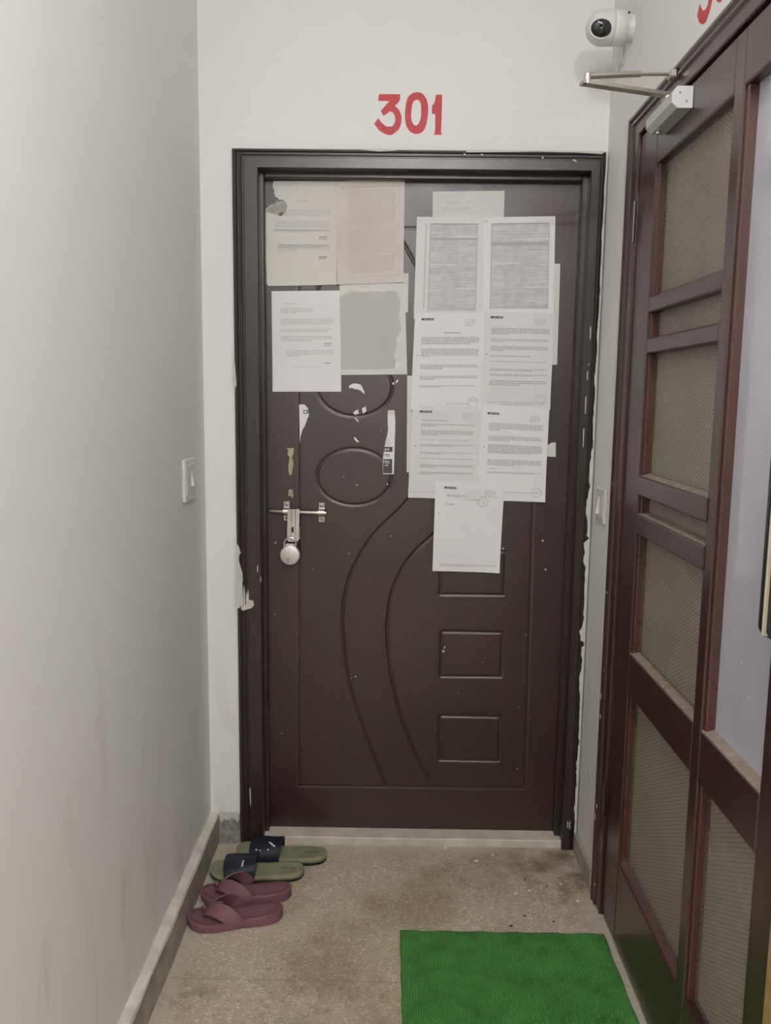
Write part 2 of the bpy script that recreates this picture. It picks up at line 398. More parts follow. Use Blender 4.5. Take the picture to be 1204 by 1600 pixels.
# leaf: one height field with the routed grooves cut into it
def make_leaf():
    x0, x1, z0, z1, st = -.405, .568, .0245, 2.093, .003
    nx = int((x1-x0)/st)+1; nz = int((z1-z0)/st)+1
    xs = np.linspace(x0, x1, nx); zs = np.linspace(z0, z1, nz)
    depth = np.zeros((nz, nx)); W_ = [1.0]
    def seg(a, b):
        m = .014
        i0, i1 = np.searchsorted(xs, [min(a[0], b[0])-m, max(a[0], b[0])+m]); j0, j1 = np.searchsorted(zs, [min(a[1], b[1])-m, max(a[1], b[1])+m])
        X, Z = np.meshgrid(xs[i0:i1], zs[j0:j1])
        if X.size == 0: return
        dx, dz = b[0]-a[0], b[1]-a[1]; L = dx*dx+dz*dz+1e-12
        t = np.clip(((X-a[0])*dx+(Z-a[1])*dz)/L, 0, 1)
        d_ = np.hypot(X-a[0]-t*dx, Z-a[1]-t*dz)
        depth[j0:j1, i0:i1] = np.maximum(depth[j0:j1, i0:i1], W_[0]*.0036*np.exp(-(d_/.0032)**2))
    def poly(P, closed=False, wt=1.0):
        W_[0] = wt; P = list(P)+([P[0]] if closed else [])
        for a, b in zip(P, P[1:]): seg(a, b)
    outer = [(-.009, .176), (-.067, .324), (-.123, .497), (-.149, .647), (-.153, .753), (-.1375, .858), (-.0975, .951), (-.0436, 1.028), (.048, 1.123), (.172, 1.309), (.2175, 1.487), (.1936, 1.66), (.123, 1.77), (.0636, 1.839), (.028, 1.898), (-.0114, 1.946)]
    inner = [(.143, .190), (.073, .326), (.0207, .478), (-.006, .628), (-.0095, .734), (.0036, .828), (.039, .912), (.0887, .975), (.138, 1.023), (.294, 1.211), (.368, 1.41), (.378, 1.566), (.337, 1.757), (.256, 1.878), (.181, 1.948)]
    for c in (outer, inner): poly([(p.x, p.y) for p in catmull([(a, b, 0) for a, b in c], 6)])
    poly([(-.2935, 1.946), (-.2965, .169), (.4508, .171), (.436, 1.95)], True, .55)
    for cz, rz in ((1.195, .0885), (1.474, .0895), (1.750, .0895)):
        poly([(-.1197+.116*math.cos(k*math.pi/32), cz+rz*math.sin(k*math.pi/32)) for k in range(64)], True)
    for b in ([(.157, .963), (.361, .964), (.361, .823), (.157, .822)], [(.164, .700), (.359, .699), (.361, .552), (.165, .551)], [(.1655, .417), (.361, .416), (.363, .265), (.1665, .266)]):
        poly(b, True)
    X, Z = np.meshgrid(xs, zs)
    V = np.stack([X, YLEAF+depth, Z], -1).reshape(-1, 3) - np.array(B1)
    idx = np.arange(nx*nz).reshape(nz, nx)
    Q = np.stack([idx[:-1, :-1], idx[:-1, 1:], idx[1:, 1:], idx[1:, :-1]], -1).reshape(-1, 4)
    # thickness: back corners
    nb = len(V)
    back = np.array([(x0, YLEAF+.036, z0), (x1, YLEAF+.036, z0), (x1, YLEAF+.036, z1), (x0, YLEAF+.036, z1)])-np.array(B1)
    V = np.vstack([V, back])
    c = [idx[0, 0], idx[0, -1], idx[-1, -1], idx[-1, 0]]
    extra = [(nb+3, nb+2, nb+1, nb)] + [(int(c[(i+1) % 4]), int(c[i]), nb+i, nb+(i+1) % 4) for i in range(4)]
    Q = np.vstack([Q, np.array(extra)])
    me = bpy.data.meshes.new('leaf')
    me.vertices.add(len(V)); me.vertices.foreach_set('co', V.ravel())
    me.loops.add(Q.size); me.loops.foreach_set('vertex_index', Q.ravel().astype(np.int32))
    me.polygons.add(len(Q)); me.polygons.foreach_set('loop_start', np.arange(0, Q.size, 4, dtype=np.int32))
    me.polygons.foreach_set('use_smooth', np.array([True]*(len(Q)-5)+[False]*5))
    me.update(); me.validate(); me.materials.append(M['leaf'])
    o = bpy.data.objects.new('leaf', me); COL.objects.link(o); o.parent = d1; return o
leaf = make_leaf()
YF = YLEAF
# scuffs and flecks of white paint on the leaf
s = MB()
fl = [(-.111, .545, 3), (-.125, .54, 2), (.175, .648, 3), (.171, .635, 4), (.224, .496, 2), (.436, .694, 2), (.423, .241, 3), (-.152, 1.195, 2), (-.111, 1.17, 2.5), (-.037, 1.342, 2), (-.015, 1.173, 2.5), (-.367, .983, 3), (.478, 1.001, 3), (.49, .908, 3), (.354, .974, 3), (-.134, .951, 2), (-.003, 1.008, 2), (-.37, .75, 2), (-.35, .35, 2), (.30, .60, 1.5), (.2, 1.05, 1.5), (.42, .45, 1.5), (-.25, .9, 1.5)]
for x, z, r_ in fl:
    k = rnd.randint(5, 7); a0 = rnd.random()*6
    s.plate([[(x+.0011*r_*math.cos(a0+6.283*i/k)*rnd.uniform(.5, 1.2), z+.0014*r_*math.sin(a0+6.283*i/k)*rnd.uniform(.5, 1.3)) for i in range(k)]], lambda u, v, d: (u, YF+.001-d, v), .0014)
f_ = s.build('paint_flecks', 'paint_white', leaf, base=B1); f_['kind'] = 'stuff'

# smears of wall paint on the frame
def smear(poly, parent, y, mat='paint_white', nm='paint_smear', th=.0012):
    return MB().plate([poly], lambda u, v, d: (u, y+.0004-d, v), th).build(nm, mat, parent, base=B1)
yA = D-.0185
smear([(-.479, .995), (-.470, .985), (-.463, .962), (-.468, .958), (-.470, .94), (-.466, .925), (-.462, .91), (-.459, .90), (-.458, .875), (-.463, .86), (-.464, .80), (-.468, .79), (-.479, .785)], cas['L'], yA)
for i, (x, z0, z1, w_) in enumerate(((-.4615, .785, .862, .0035), (-.4545, .79, .85, .003), (-.447, .80, .83, .003), (-.4425, .79, .84, .0025))):
    smear([(x-w_, z0), (x+w_*.4, z0-.006), (x+w_, z0+.02), (x+w_*.6, z1), (x-w_*.4, z1+.01), (x-w_*.8, z1-.02)], cas['L'], D-.0165)
smear([(-.459, .78), (-.445, .785), (-.432, .788), (-.424, .80), (-.427, .812), (-.437, .815), (-.448, .80), (-.458, .796)], cas['L'], D-.0162)
smear([(-.479, 1.55), (-.4745, 1.54), (-.472, 1.50), (-.470, 1.475), (-.474, 1.465), (-.479, 1.50)], cas['L'], yA)
smear([(-.4145, .92), (-.412, .925), (-.411, .905), (-.4135, .90)], cas['L'], D-.015); smear([(-.4045, .885), (-.402, .89), (-.4018, .875), (-.404, .87)], cas['L'], D-.015)
smear([(-.445, .19), (-.442, .20), (-.44, .15), (-.443, .13)], cas['L'], D-.015)
# ragged white edge on the right jamb, where the wall was painted past the frame
def ragged(z0, z1, wmax, step=.013):
    L = []; z = z0; 
    while z < z1:
        wv = wmax*(.35+.65*abs(math.sin(z*7.3)*math.sin(z*23.1+1)))*rnd.uniform(.5, 1.1); L.append((FR-.0005-wv, z)); z += step*rnd.uniform(.6, 1.4)
    return [(FR+.001, z0-.004)]+L+[(FR+.001, z1+.004)]
for z0, z1, wm in ((.03, .36, .010), (.38, .68, .013), (.70, 1.02, .020), (1.03, 1.3, .016), (1.32, 1.75, .006), (1.77, 2.10, .004)):
    smear(ragged(z0, z1, wm), cas['R'], D-.0182)
for x, z0, z1 in ((.577, 1.5, 1.53), (.5755, 1.40, 1.455), (.5735, 1.30, 1.36), (.58, 1.62, 1.66), (.585, .07, .10), (.578, .075, .10), (.579, 1.545, 1.552)):
    smear([(x, z0), (x+.0022, z0+.004), (x+.002, z1), (x-.001, z1-.006)], cas['R'], D-.0150)
smear([(.20, 2.145), (.30, 2.147), (.40, 2.149), (.51, 2.148), (.56, 2.146), (.59, 2.144), (.60, 2.1525), (.20, 2.1525)], cas['T'], yA)
smear([(-.12, 2.1525), (-.02, 2.1525), (.0, 2.148), (-.05, 2.145), (-.1, 2.149)], cas['T'], yA)
for x, z in ((.195, 2.140), (.245, 2.1395), (.42, 2.133), (.51, 2.1265), (.515, 2.124)):
    smear([(x-.004, z), (x, z+.003), (x+.004, z+.001), (x+.002, z-.003)], cas['T'], D-.0178)

# sliding bolt (aldrop) with its hasp
YBT = YF-.016
bolt = MB().tube([(-.386, YBT, 1.0855), (-.3825, YBT, 1.0855), (-.3815, YBT, 1.0855), (-.205, YBT, 1.0815)], [.004, .0062, .0066, .0066], 14).build('sliding_bolt', 'steel', d1, True, B1, label='steel sliding bolt rod')
for x in (-.331, -.2205):
    z = 1.0845 if x < -.3 else 1.082
    s = MB().bbox(x-.0095, x+.0095, YF-.004, YF+.001, z-.031, z-.0115, .001).bbox(x-.0095, x+.0095, YF-.004, YF+.001, z+.0115, z+.031, .001)
    ring = []
    for k in range(13):
        th = math.pi*k/12
        ring.append((-.0125*math.cos(th), -.0135*math.sin(th)))
    rings = []
    for xx in (x-.0095, x+.0095):
        rings.append([(xx, YBT+.004+b*1.0, z+a) for a, b in ring]+[(xx, YBT+.004+b*.72, z+a*.72) for a, b in reversed(ring)])
    s.loft(rings)
    s.box(x-.0095, x+.0095, YBT+.003, YF-.001, z-.0125, z-.009).box(x-.0095, x+.0095, YBT+.003, YF-.001, z+.009, z+.0125)
    br = s.build('bracket', 'steel', bolt, True, B1)
    for dz in (-.021, .021):
        MB().lathe([(0, .0052), (.0012, .005), (.0026, .003), (.003, 0)], (x, YF-.004, z+dz), (0, -1, 0), 14).build('screw', 'screw', bolt, True, B1)
s = MB()
pf = [(-.0185, 0), (-.0185, .003), (-.007, .003), (-.0055, .0045), (.0055, .0045), (.007, .003), (.0185, .003), (.0185, 0)]
def hy(z): return YBT-.0085 if z > 1.06 else YBT-.0085-.004*(1.06-z)/.06
rings = []
for z in (1.0945, 1.085, 1.06, 1.0, .992):
    wv = 1 if z > .995 else .8
    rings.append([(-.3065+a*wv+(z-1.08)*.02, hy(z)-b, z) for a, b in pf])
hasp = s.loft(rings).build('hasp_flap', 'steel', bolt, False, B1, label='brushed steel hasp flap hanging from the bolt')
MB().bbox(-.291, -.287, YF-.022, YF, 1.0, 1.032, .001).bbox(-.328, -.287, YF-.006, YF, .995, 1.035, .001).build('staple_plate', 'steel', bolt, False, B1)
sl = []
for k in range(20): a = 2*math.pi*k/20; sl.append((-.309+.0032*math.cos(a), 1.036+.0032*math.sin(a)+(.0 if math.sin(a) > 0 else -.012)))
MB().plate([sl], lambda u, v, d: (u, hy(v)-.0048-d, v), .0006).build('keyhole_slot', 'black', bolt, False, B1)

# padlock hanging from the hasp
PX, PZ, PY = -.3165, .951, YBT-.021
pl = empty('padlock', (PX, PY, PZ-.0325)); tag(pl, 'round silver padlock hanging on the steel hasp', 'padlock')
bp = pl.location
R_ = .0315
prof_ = [(0, 0), (0, R_-.004), (.001, R_-.0015), (.003, R_), (.016, R_), (.018, R_-.0015), (.019, R_-.004), (.019, 0)]
MB().lathe(prof_, (PX, PY+.0095, PZ), (0, -1, 0), 44).build('lock_body', 'lockface', pl, True, bp)
sh = [(PX-.0175, PY, PZ+.018)]+[(PX+.0185*math.cos(math.pi-math.pi*k/14), PY-.0, PZ+.036+.0185*math.sin(math.pi*k/14)) for k in range(15)]+[(PX+.0175, PY, PZ+.018)]
MB().tube(sh, .0036, 10).build('shackle', 'chrome', pl, True, bp)
MB().bbox(PX-.014, PX+.014, PY-.006, PY+.006, PZ+.024, PZ+.036, .002).build('shoulder', 'lockface', pl, True, bp)
kh = [(-.0055, -.011), (-.0035, -.0095), (-.0035, -.014), (-.006, -.0225), (-.0075, -.022), (-.0062, -.015)]
MB().plate([[(PX+a, PZ+b) for a, b in kh]], lambda u, v, d: (u, PY-.0094-d, v), .0004).build('keyhole', 'black', pl, False, bp)

# ------------------------------------------------------------------ pasted notices
def sheet(name, c, layer, mat, label, cat='notice', seed=0, amp=.0012, curl=(0, 0, 0, 0), lift=0):
    """c: TL,TR,BR,BL in (x,z).  returns (object, surface function)"""
    nx, nz = 14, 18; rg = random.Random(seed); ph = [rg.random()*6 for _ in range(4)]
    base_y = YF-.0006-.0019*layer
    def S(u, v, off=0):
        a = Vector(c[0]).lerp(Vector(c[1]), u); b = Vector(c[3]).lerp(Vector(c[2]), u); p = a.lerp(b, v)
        dy = amp*(1+math.sin(5*u+ph[0]+2*v)*.5+math.sin(7*v+ph[1]-3*u)*.5)*.5
        dy += lift*v*v
        for (cu, cv), k in zip(((0, 0), (1, 0), (1, 1), (0, 1)), curl):
            dd = math.hypot((u-cu)*.21, (v-cv)*.297); dy += k*max(0, 1-dd/.06)**2
        return (p[0], base_y-dy-off, p[1])
    m = MB()
    for side, off in ((0, .0004), (1, 0)):
        m.v += [S(i/nx, j/nz, off) for j in range(nz+1) for i in range(nx+1)]
    N = (nx+1)*(nz+1)
    for j in range(nz):
        for i in range(nx):
            q = (j*(nx+1)+i, j*(nx+1)+i+1, (j+1)*(nx+1)+i+1, (j+1)*(nx+1)+i); m.f.append(q); m.f.append(tuple(N+k for k in reversed(q)))
    rim = [i for i in range(nx+1)]+[(j)*(nx+1)+nx for j in range(1, nz+1)]+[nz*(nx+1)+i for i in range(nx-1, -1, -1)]+[j*(nx+1) for j in range(nz-1, 0, -1)]
    for a, b in zip(rim, rim[1:]+rim[:1]): m.f.append((a, b, N+b, N+a))
    mid = S(.5, 1)
    root = empty(name, (mid[0], YF, mid[2]))
    tag(root, label, cat, 'notices pasted on the dark door')
    m.build('sheet', mat, root, True, root.location, fixn=True)
    return root, S
def words(S, root, blocks, mat='ink', seed=1, nm='printed_text', off=.0007):
    """blocks: (u0,u1,v0,v1,lines,fill,last) rows of word-sized strokes"""
    rg = random.Random(seed); m = MB()
    for (u0, u1, v0, v1, nl, fill, th) in blocks:
        for l in range(nl):
            v = v0+(v1-v0)*(l+.5)/nl; hh = (v1-v0)/nl*th*.5
            u = u0; end = u1 if l < nl-1 else u0+(u1-u0)*fill
            while u < end-.008:
                wl = min(rg.uniform(.015, .07), end-u); n = max(1, int(wl/.08)+1)
                m.add([S(u, v-hh, off), S(u+wl, v-hh, off), S(u+wl, v+hh, off), S(u, v+hh, off)], [(0, 3, 2, 1)]); u += wl+.008
    o_ = m.build(nm, mat, root, False, root.location, fixn=False); o_['kind'] = 'stuff'; return o_
def bars(S, root, rects, mat, nm='printed_bar', off=.0008):
    m = MB()
    for u0, u1, v0, v1 in rects:
        k = max(1, int((u1-u0)/.1)); q = max(1, int((v1-v0)/.08))
        for i in range(k):
            for j in range(q):
                a, b = u0+(u1-u0)*i/k, u0+(u1-u0)*(i+1)/k; c, d = v0+(v1-v0)*j/q, v0+(v1-v0)*(j+1)/q
                m.add([S(a, c, off), S(b, c, off), S(b, d, off), S(a, d, off)], [(0, 3, 2, 1)])
    o_ = m.build(nm, mat, root, False, root.location, fixn=False); o_['kind'] = 'stuff'; return o_
def ringstamp(S, root, u, v, ru, mat='ink', off=.0009):
    m = MB(); rv = ru*.7
    for k in range(24):
        a, b = 2*math.pi*k/24, 2*math.pi*(k+.8)/24
        m.add([S(u+ru*math.cos(a), v+rv*math.sin(a), off), S(u+ru*math.cos(b), v+rv*math.sin(b), off), S(u+ru*.82*math.cos(b), v+rv*.82*math.sin(b), off), S(u+ru*.82*math.cos(a), v+rv*.82*math.sin(a), off)], [(0, 1, 2, 3)])
    rg = random.Random(int(u*1000+v*77))
    for k in range(7):
        uu, vv = u+rg.uniform(-.7, .3)*ru, v+rg.uniform(-.6, .5)*rv
        m.add([S(uu, vv, off), S(uu+ru*.5, vv-.002, off), S(uu+ru*.5, vv+.003, off), S(uu, vv+.004, off)], [(0, 3, 2, 1)])
    o_ = m.build('round_stamp', mat, root, False, root.location, fixn=False); o_['kind'] = 'stuff'; return o_
def logo(S, root, u, v):
    bars(S, root, [(u, u+.175, v, v+.022)], 'ink_dark', 'letterhead_logo', .0009)
    m = MB(); x = u+.035; rg = random.Random(3)
    for k in range(9):
        if k != 4: m.add([S(x, v+.008, .0012), S(x+.009, v+.008, .0012), S(x+.009, v+.015, .0012), S(x, v+.015, .0012)], [(0, 3, 2, 1)])
        x += .0145
    o_ = m.build('logo_lettering', 'paper', root, False, root.location, fixn=False); o_['kind'] = 'stuff'

# back layer: sheets mostly covered by others
root, S = sheet('notice_sheet', [(.1095, 2.0544), (.3233, 2.0584), (.325, 1.79), (.112, 1.787)], 0, 'paper_cream', 'cream notice sheet peeking out above the two grey printed sheets', seed=6)
words(S, root, [(.19, .40, .11, .145, 2, .7, .5), (.12, .55, .17, .215, 3, .8, .5)], 'ink_faint', 6)
sheet('notice_sheet', [(.300, 1.8489), (.4978, 1.8492), (.5003, 1.5485), (.300, 1.5482)], 0, 'paper_cream', 'cream notice sheet showing a narrow strip at the right edge of the grey printed sheet', seed=9)
sheet('notice_sheet', [(.0417, 1.51), (.24, 1.512), (.243, 1.2145), (.0445, 1.2118)], 0, 'paper_cream', 'pale notice sheet showing a narrow strip left of the middle letter', seed=15)
o = MB().plate([[(.4606, 1.303), (.4844, 1.3034), (.4921, 1.3094), (.5059, 1.3116), (.5078, 1.2659), (.462, 1.2673)]], lambda u, v, d: (u, YF-.0003-d, v), .0006).build('paper_scrap', 'paper_cream', base=(.484, YF, 1.266))
tag(o, 'small torn paper tab sticking out right of the lower right letter', 'paper scrap', 'paper remnants on the dark door')
o = MB().plate([[(.0214, 1.8158), (.0407, 1.816), (.0407, 1.7006), (.0231, 1.7004)]], lambda u, v, d: (u, YF-.0003-d, v), .0006).build('paper_scrap', 'paper_cream', base=(.03, YF, 1.7))
tag(o, 'cream paper strip behind the right edge of the grey damp sheet', 'paper scrap', 'paper remnants on the dark door')

# top-left sheet with a torn corner
P1 = [(-.3668, 2.0789), (-.27, 2.0799), (-.1813, 2.0808), (-.179, 1.93), (-.1762, 1.7797), (-.28, 1.776), (-.384, 1.7736), (-.3885, 1.779), (-.391, 1.89), (-.3924, 1.987), (-.391, 1.997), (-.375, 2.010), (-.358, 2.021), (-.352, 2.027), (-.354, 2.031), (-.361, 2.032), (-.365, 2.045), (-.364, 2.052), (-.369, 2.062)]
root = empty('notice_sheet', (-.282, YF, 1.774)); tag(root, 'aged white notice sheet with torn top corner, top left on the dark door', 'notice', 'notices pasted on the dark door')
def S1(u, v, off=0):
    x = -.3924+.2124*u; z = 2.0800-.304*v; return (x, YF-.0040-off, z)
MB().plate([P1], lambda u, v, d: (u, YF-.0032-d, v), .0008).build('sheet', 'paper_old', root, base=root.location)
words(S1, root, [(.44, .62, .18, .2, 1, 1, .6), (.20, .93, .265, .335, 4, .95, .5), (.15, .93, .375, .44, 3, .97, .5), (.12, .85, .455, .49, 2, .7, .5), (.17, .92, .61, .67, 4, .35, .5)], 'ink_faint', 11)
words(S1, root, [(.14, .93, .462, .474, 1, 1, .5), (.19, .9, .60, .64, 2, .8, .4)], 'ink', 12, off=.0010)
bars(S1, root, [(.76, .88, .525, .537), (.76, .87, .548, .556), (.76, .88, .715, .728), (.76, .86, .735, .742)], 'ink', 'signature_line', .0009)
MB().plate([[(-.392, 1.992), (-.372, 2.010), (-.352, 2.024), (-.335, 2.024), (-.325, 2.010), (-.33, 1.99), (-.345, 1.978), (-.365, 1.985)]], lambda u, v, d: (u, YF-.0041-d-.012*max(0, 1-math.hypot(u+.352, v-2.02)/.03)**2, v), .0006).build('torn_flap', 'mould', root, base=root.location, label='grey stained torn flap at the corner')

root, S = sheet('notice_sheet', [(-.1851, 2.080), (.0249, 2.0865), (.0257, 1.7895), (-.1742, 1.7797)], 2, 'paper_pink', 'yellowed notice sheet with faded pink print, top middle of the dark door', seed=2, amp=.002, curl=(0, 0, .006, .004))
bars(S, root, [(.17, .92, .06, .065), (.17, .92, .925, .93), (.17, .175, .06, .93), (.915, .92, .06, .93), (.17, .92, .445, .450), (.17, .92, .692, .697)], 'ink_pink', 'printed_frame')
words(S, root, [(.20, .88, .09, .43, 22, .8, .45), (.2, .88, .47, .68, 13, .8, .45), (.2, .88, .72, .90, 11, .7, .5)], 'ink_pink', 21)
bars(S, root, [(.10, .115, .065, .072)], 'ink_dark', 'pin_mark')
root, S = sheet('notice_sheet', [(-.3746, 1.7586), (-.1664, 1.7628), (-.161, 1.4588), (-.3726, 1.4562)], 1, 'paper', 'white notice sheet with faint print, lowest of the sheets above the bolt', seed=3, curl=(0, 0, .0, .006))
words(S, root, [(.18, .36, .115, .135, 1, 1, .5), (.13, .6, .165, .225, 4, .5, .5), (.13, .9, .27, .335, 4, .95, .5), (.13, .88, .37, .41, 2, .9, .5), (.13, .88, .44, .50, 3, .6, .5), (.2, .9, .58, .65, 4, .3, .5), (.3, .8, .75, .76, 1, .8, .5)], 'ink_faint', 31)
bars(S, root, [(.76, .87, .515, .525), (.76, .86, .535, .543), (.76, .86, .71, .72)], 'ink', 'signature_line')
root, S = sheet('notice_sheet', [(-.1685, 1.786), (.0296, 1.7905), (.0417, 1.5139), (-.1612, 1.5095)], 1, 'paper_cream', 'damp grey sheet under a cream border, below the pink printed sheet', seed=4, amp=.001)
# the grey page laid over its cream backing, with a torn upper edge
g = [(.0, .13), (.03, .155), (.08, .105), (.16, .085), (.3, .10), (.42, .105), (.5, .088), (.62, .098), (.72, .09), (.82, .095), (.87, .10), (.93, .2), (.9, .36), (.93, .52), (.86, .60), (.84, .72), (.80, .78), (.83, .85), (.82, .93), (.5, .94), (.2, .935), (.0, .93)]
tri = tessellate_polygon([[Vector((u, v, 0)) for u, v in g]])
m = MB(); m.add([S(u, v, .0011) for u, v in g], [tuple(t) for t in tri]); m.add([S(u, v, .0006) for u, v in g], [tuple(reversed(t)) for t in tri])
m.build('grey_page', 'paper_grey', root, False, root.location, label='grey damp page with torn edges')
words(S, root, [(.13, .42, .20, .24, 2, .7, .5), (.13, .4, .29, .33, 2, .9, .5), (.13, .42, .37, .48, 5, .9, .45), (.55, .75, .37, .39, 1, .9, .5), (.13, .4, .53, .60, 3, .8, .45), (.1, .75, .66, .69, 2, 1, .3), (.1, .78, .85, .89, 2, 1, .3)], 'ink_greyp', 41, off=.0014)
words(S, root, [(.33, .58, .02, .06, 2, .6, .5)], 'ink_faint', 42, off=.0009)
m = MB()
for (a, b, c, d) in ((.03, .09, .150, .108), (.09, .17, .108, .088), (.52, .62, .092, .083), (.62, .70, .083, .095)):
    m.add([S(a, c, .002), S(b, d, .002), S(b, d+.012, .0012), S(a, c+.012, .0012)], [(0, 3, 2, 1)])
for (u, v, r_) in ((.87, .62, .03), (.845, .8, .02), (.86, .90, .045), (.94, .34, .03)):
    m.add([S(u+r_*math.cos(k)*rnd.uniform(.5, 1.1), v+r_*.8*math.sin(k)*rnd.uniform(.5, 1.1), .0016) for k in (0, 1, 2, 3, 4, 5)], [(0, 1, 2, 3, 4, 5)])
m.build('torn_shreds', 'paper', root, False, root.location)['kind'] = 'stuff'

# two photocopied table sheets
for c, lab, sd, (a0, a1) in (([(.0631, 1.9804), (.2664, 1.9806), (.267, 1.686), (.0585, 1.6817)], 'white sheet with a grey photocopied table, left of the upper pair', 7, (.20, .90)),
                             ([(.2625, 1.9806), (.4769, 1.9865), (.4828, 1.6942), (.2649, 1.6917)], 'white sheet with a grey photocopied table, right of the upper pair', 8, (.11, .92))):
    root, S = sheet('notice_sheet', c, 2, 'paper_b' if sd == 7 else 'paper', lab, seed=sd)
    rg = random.Random(sd)
    bars(S, root, [(a0, a1, .06, .93)], 'ink_table2', 'table_background', .0006)
    rows = []; v = .075
    while v < .91:
        hgt = rg.choice((.006, .008, .008, .012)); uu = a0+rg.choice((0, 0, .02, .25))*(a1-a0); u2 = a1-rg.choice((0, 0, 0, .2, .4))*(a1-a0)
        rows.append((uu, u2, v, v+hgt)); v += hgt+rg.uniform(.004, .011)
    bars(S, root, rows, 'ink_table', 'table_rows', .0010)
    bars(S, root, [(a0, a1, .062, .076), (a0, a1, .205 if sd == 7 else .255, .225 if sd == 7 else .285), (a0, a0+.012, .06, .93), (a1-.012, a1, .06, .93), (a0+.05, a1, .905, .912)], 'ink_rule', 'table_rules', .0013)
    rows = [(a0+.02, a1-.02, rg.uniform(.15, .85), 0) for _ in range(3)]
    bars(S, root, [(a0+.35*(a1-a0), a1, .19 if sd == 7 else .22, .197 if sd == 7 else .228), (a0+.02, a0+.4, .46, .468), (a1-.3, a1, .70, .708)], 'paper', 'white_rows', .0014)
    bars(S, root, [(.03, .06, .03, .045), (.13, .15, .06, .9) if sd == 7 else (.01, .05, .03, .05)], 'ink_faint', 'margin_marks', .0008)

letters = [
 ([(.0621, 1.6989), (.2744, 1.7013), (.2708, 1.4093), (.0533, 1.4066)], 3, 'printed letter with a bold centred heading, left of the middle row', 10, .10, .055,
  [(.11, .93, .245, .325, 5, .85, .5), (.11, .93, .365, .455, 6, .15, .5), (.11, .93, .53, .58, 3, .4, .5), (.11, .93, .645, .69, 3, .25, .5), (.11, .90, .745, .77, 2, .4, .5)], [(.42, .66, .198, .208)], (.88, .925)),
 ([(.2704, 1.7051), (.4864, 1.7018), (.4822, 1.4119), (.2668, 1.4131)], 3, 'printed letter with a round stamp on its bottom line, right of the middle row', 11, .10, .045,
  [(.12, .94, .16, .23, 5, .3, .55), (.12, .93, .27, .31, 3, .2, .45), (.12, .93, .345, .40, 4, .25, .5), (.12, .93, .44, .46, 1, .7, .4), (.12, .93, .50, .515, 1, 1, .4), (.12, .93, .58, .61, 2, .75, .5), (.12, .93, .635, .66, 2, .8, .5), (.12, .93, .70, .76, 3, .55, .5)], [], (.86, .90)),
 ([(.059, 1.4204), (.2726, 1.4171), (.2726, 1.1302), (.0497, 1.1333)], 4, 'printed letter without heading, left of the lower row', 12, .11, .055,
  [(.14, .88, .15, .165, 1, .5, .5), (.14, .9, .19, .225, 2, .3, .5), (.14, .9, .26, .32, 4, .3, .5), (.12, .82, .36, .37, 1, 1, .4), (.14, .9, .41, .44, 2, .6, .5), (.14, .9, .495, .52, 2, .4, .5), (.14, .9, .56, .575, 1, 1, .4), (.14, .9, .63, .67, 3, .3, .5), (.14, .9, .71, .745, 3, .25, .5)], [(.02, .45, .93, .934)], None),
 ([(.2724, 1.425), (.480, 1.4158), (.4774, 1.1249), (.2667, 1.1281)], 4, 'densely printed letter with a round stamp, right of the lower row', 13, .09, .075,
  [(.12, .92, .18, .26, 5, .2, .5), (.12, .92, .315, .37, 4, .4, .5), (.12, .92, .405, .50, 7, .8, .6), (.12, .92, .56, .63, 5, .5, .5), (.12, .25, .655, .665, 1, 1, .5), (.12, .92, .69, .71, 2, .9, .5)], [(.3, .93, .905, .909)], (.87, .90)),
 ([(.135, 1.1869), (.3494, 1.1776), (.342, .8978), (.1307, .901)], 5, 'mostly blank printed letter hanging lowest on the dark door', 14, .13, .055,
  [(.17, .92, .14, .165, 2, .3, .5), (.15, .28, .24, .255, 1, 1, .6), (.1, .95, .915, .945, 3, .6, .4), (.8, .9, .87, .876, 1, .8, .5)], [], (.70, .205)),
]
for c, layer, lab, sd, lu, lv, blocks, extra, stamp in letters:
    root, S = sheet('notice_sheet', c, layer, 'paper_b' if sd in (11, 12) else 'paper', lab, seed=sd, curl=(0, .002, .007, .004), amp=.0030)
    words(S, root, blocks, 'ink', sd*3)
    words(S, root, [(.72, .88, lv+.01, lv+.085, 5, .7, .5)], 'ink_faint', sd*3+1)
    logo(S, root, lu, lv)
    if extra: bars(S, root, extra, 'ink', 'printed_rule')
    if sd in (10, 11): words(S, root, [(.1, .97, .925, .94, 1, 1, .35), (.3, .8, .945, .96, 1, .9, .5)] if sd == 11 else [(.5, .9, .93, .945, 1, .8, .4)], 'ink', sd*5)
    bars(S, root, [(.055, .07, .43 if sd < 14 else .35, .44 if sd < 14 else .36)], 'ink_dark', 'pin_mark')
    if stamp: ringstamp(S, root, stamp[0], stamp[1], .08, 'ink_faint')

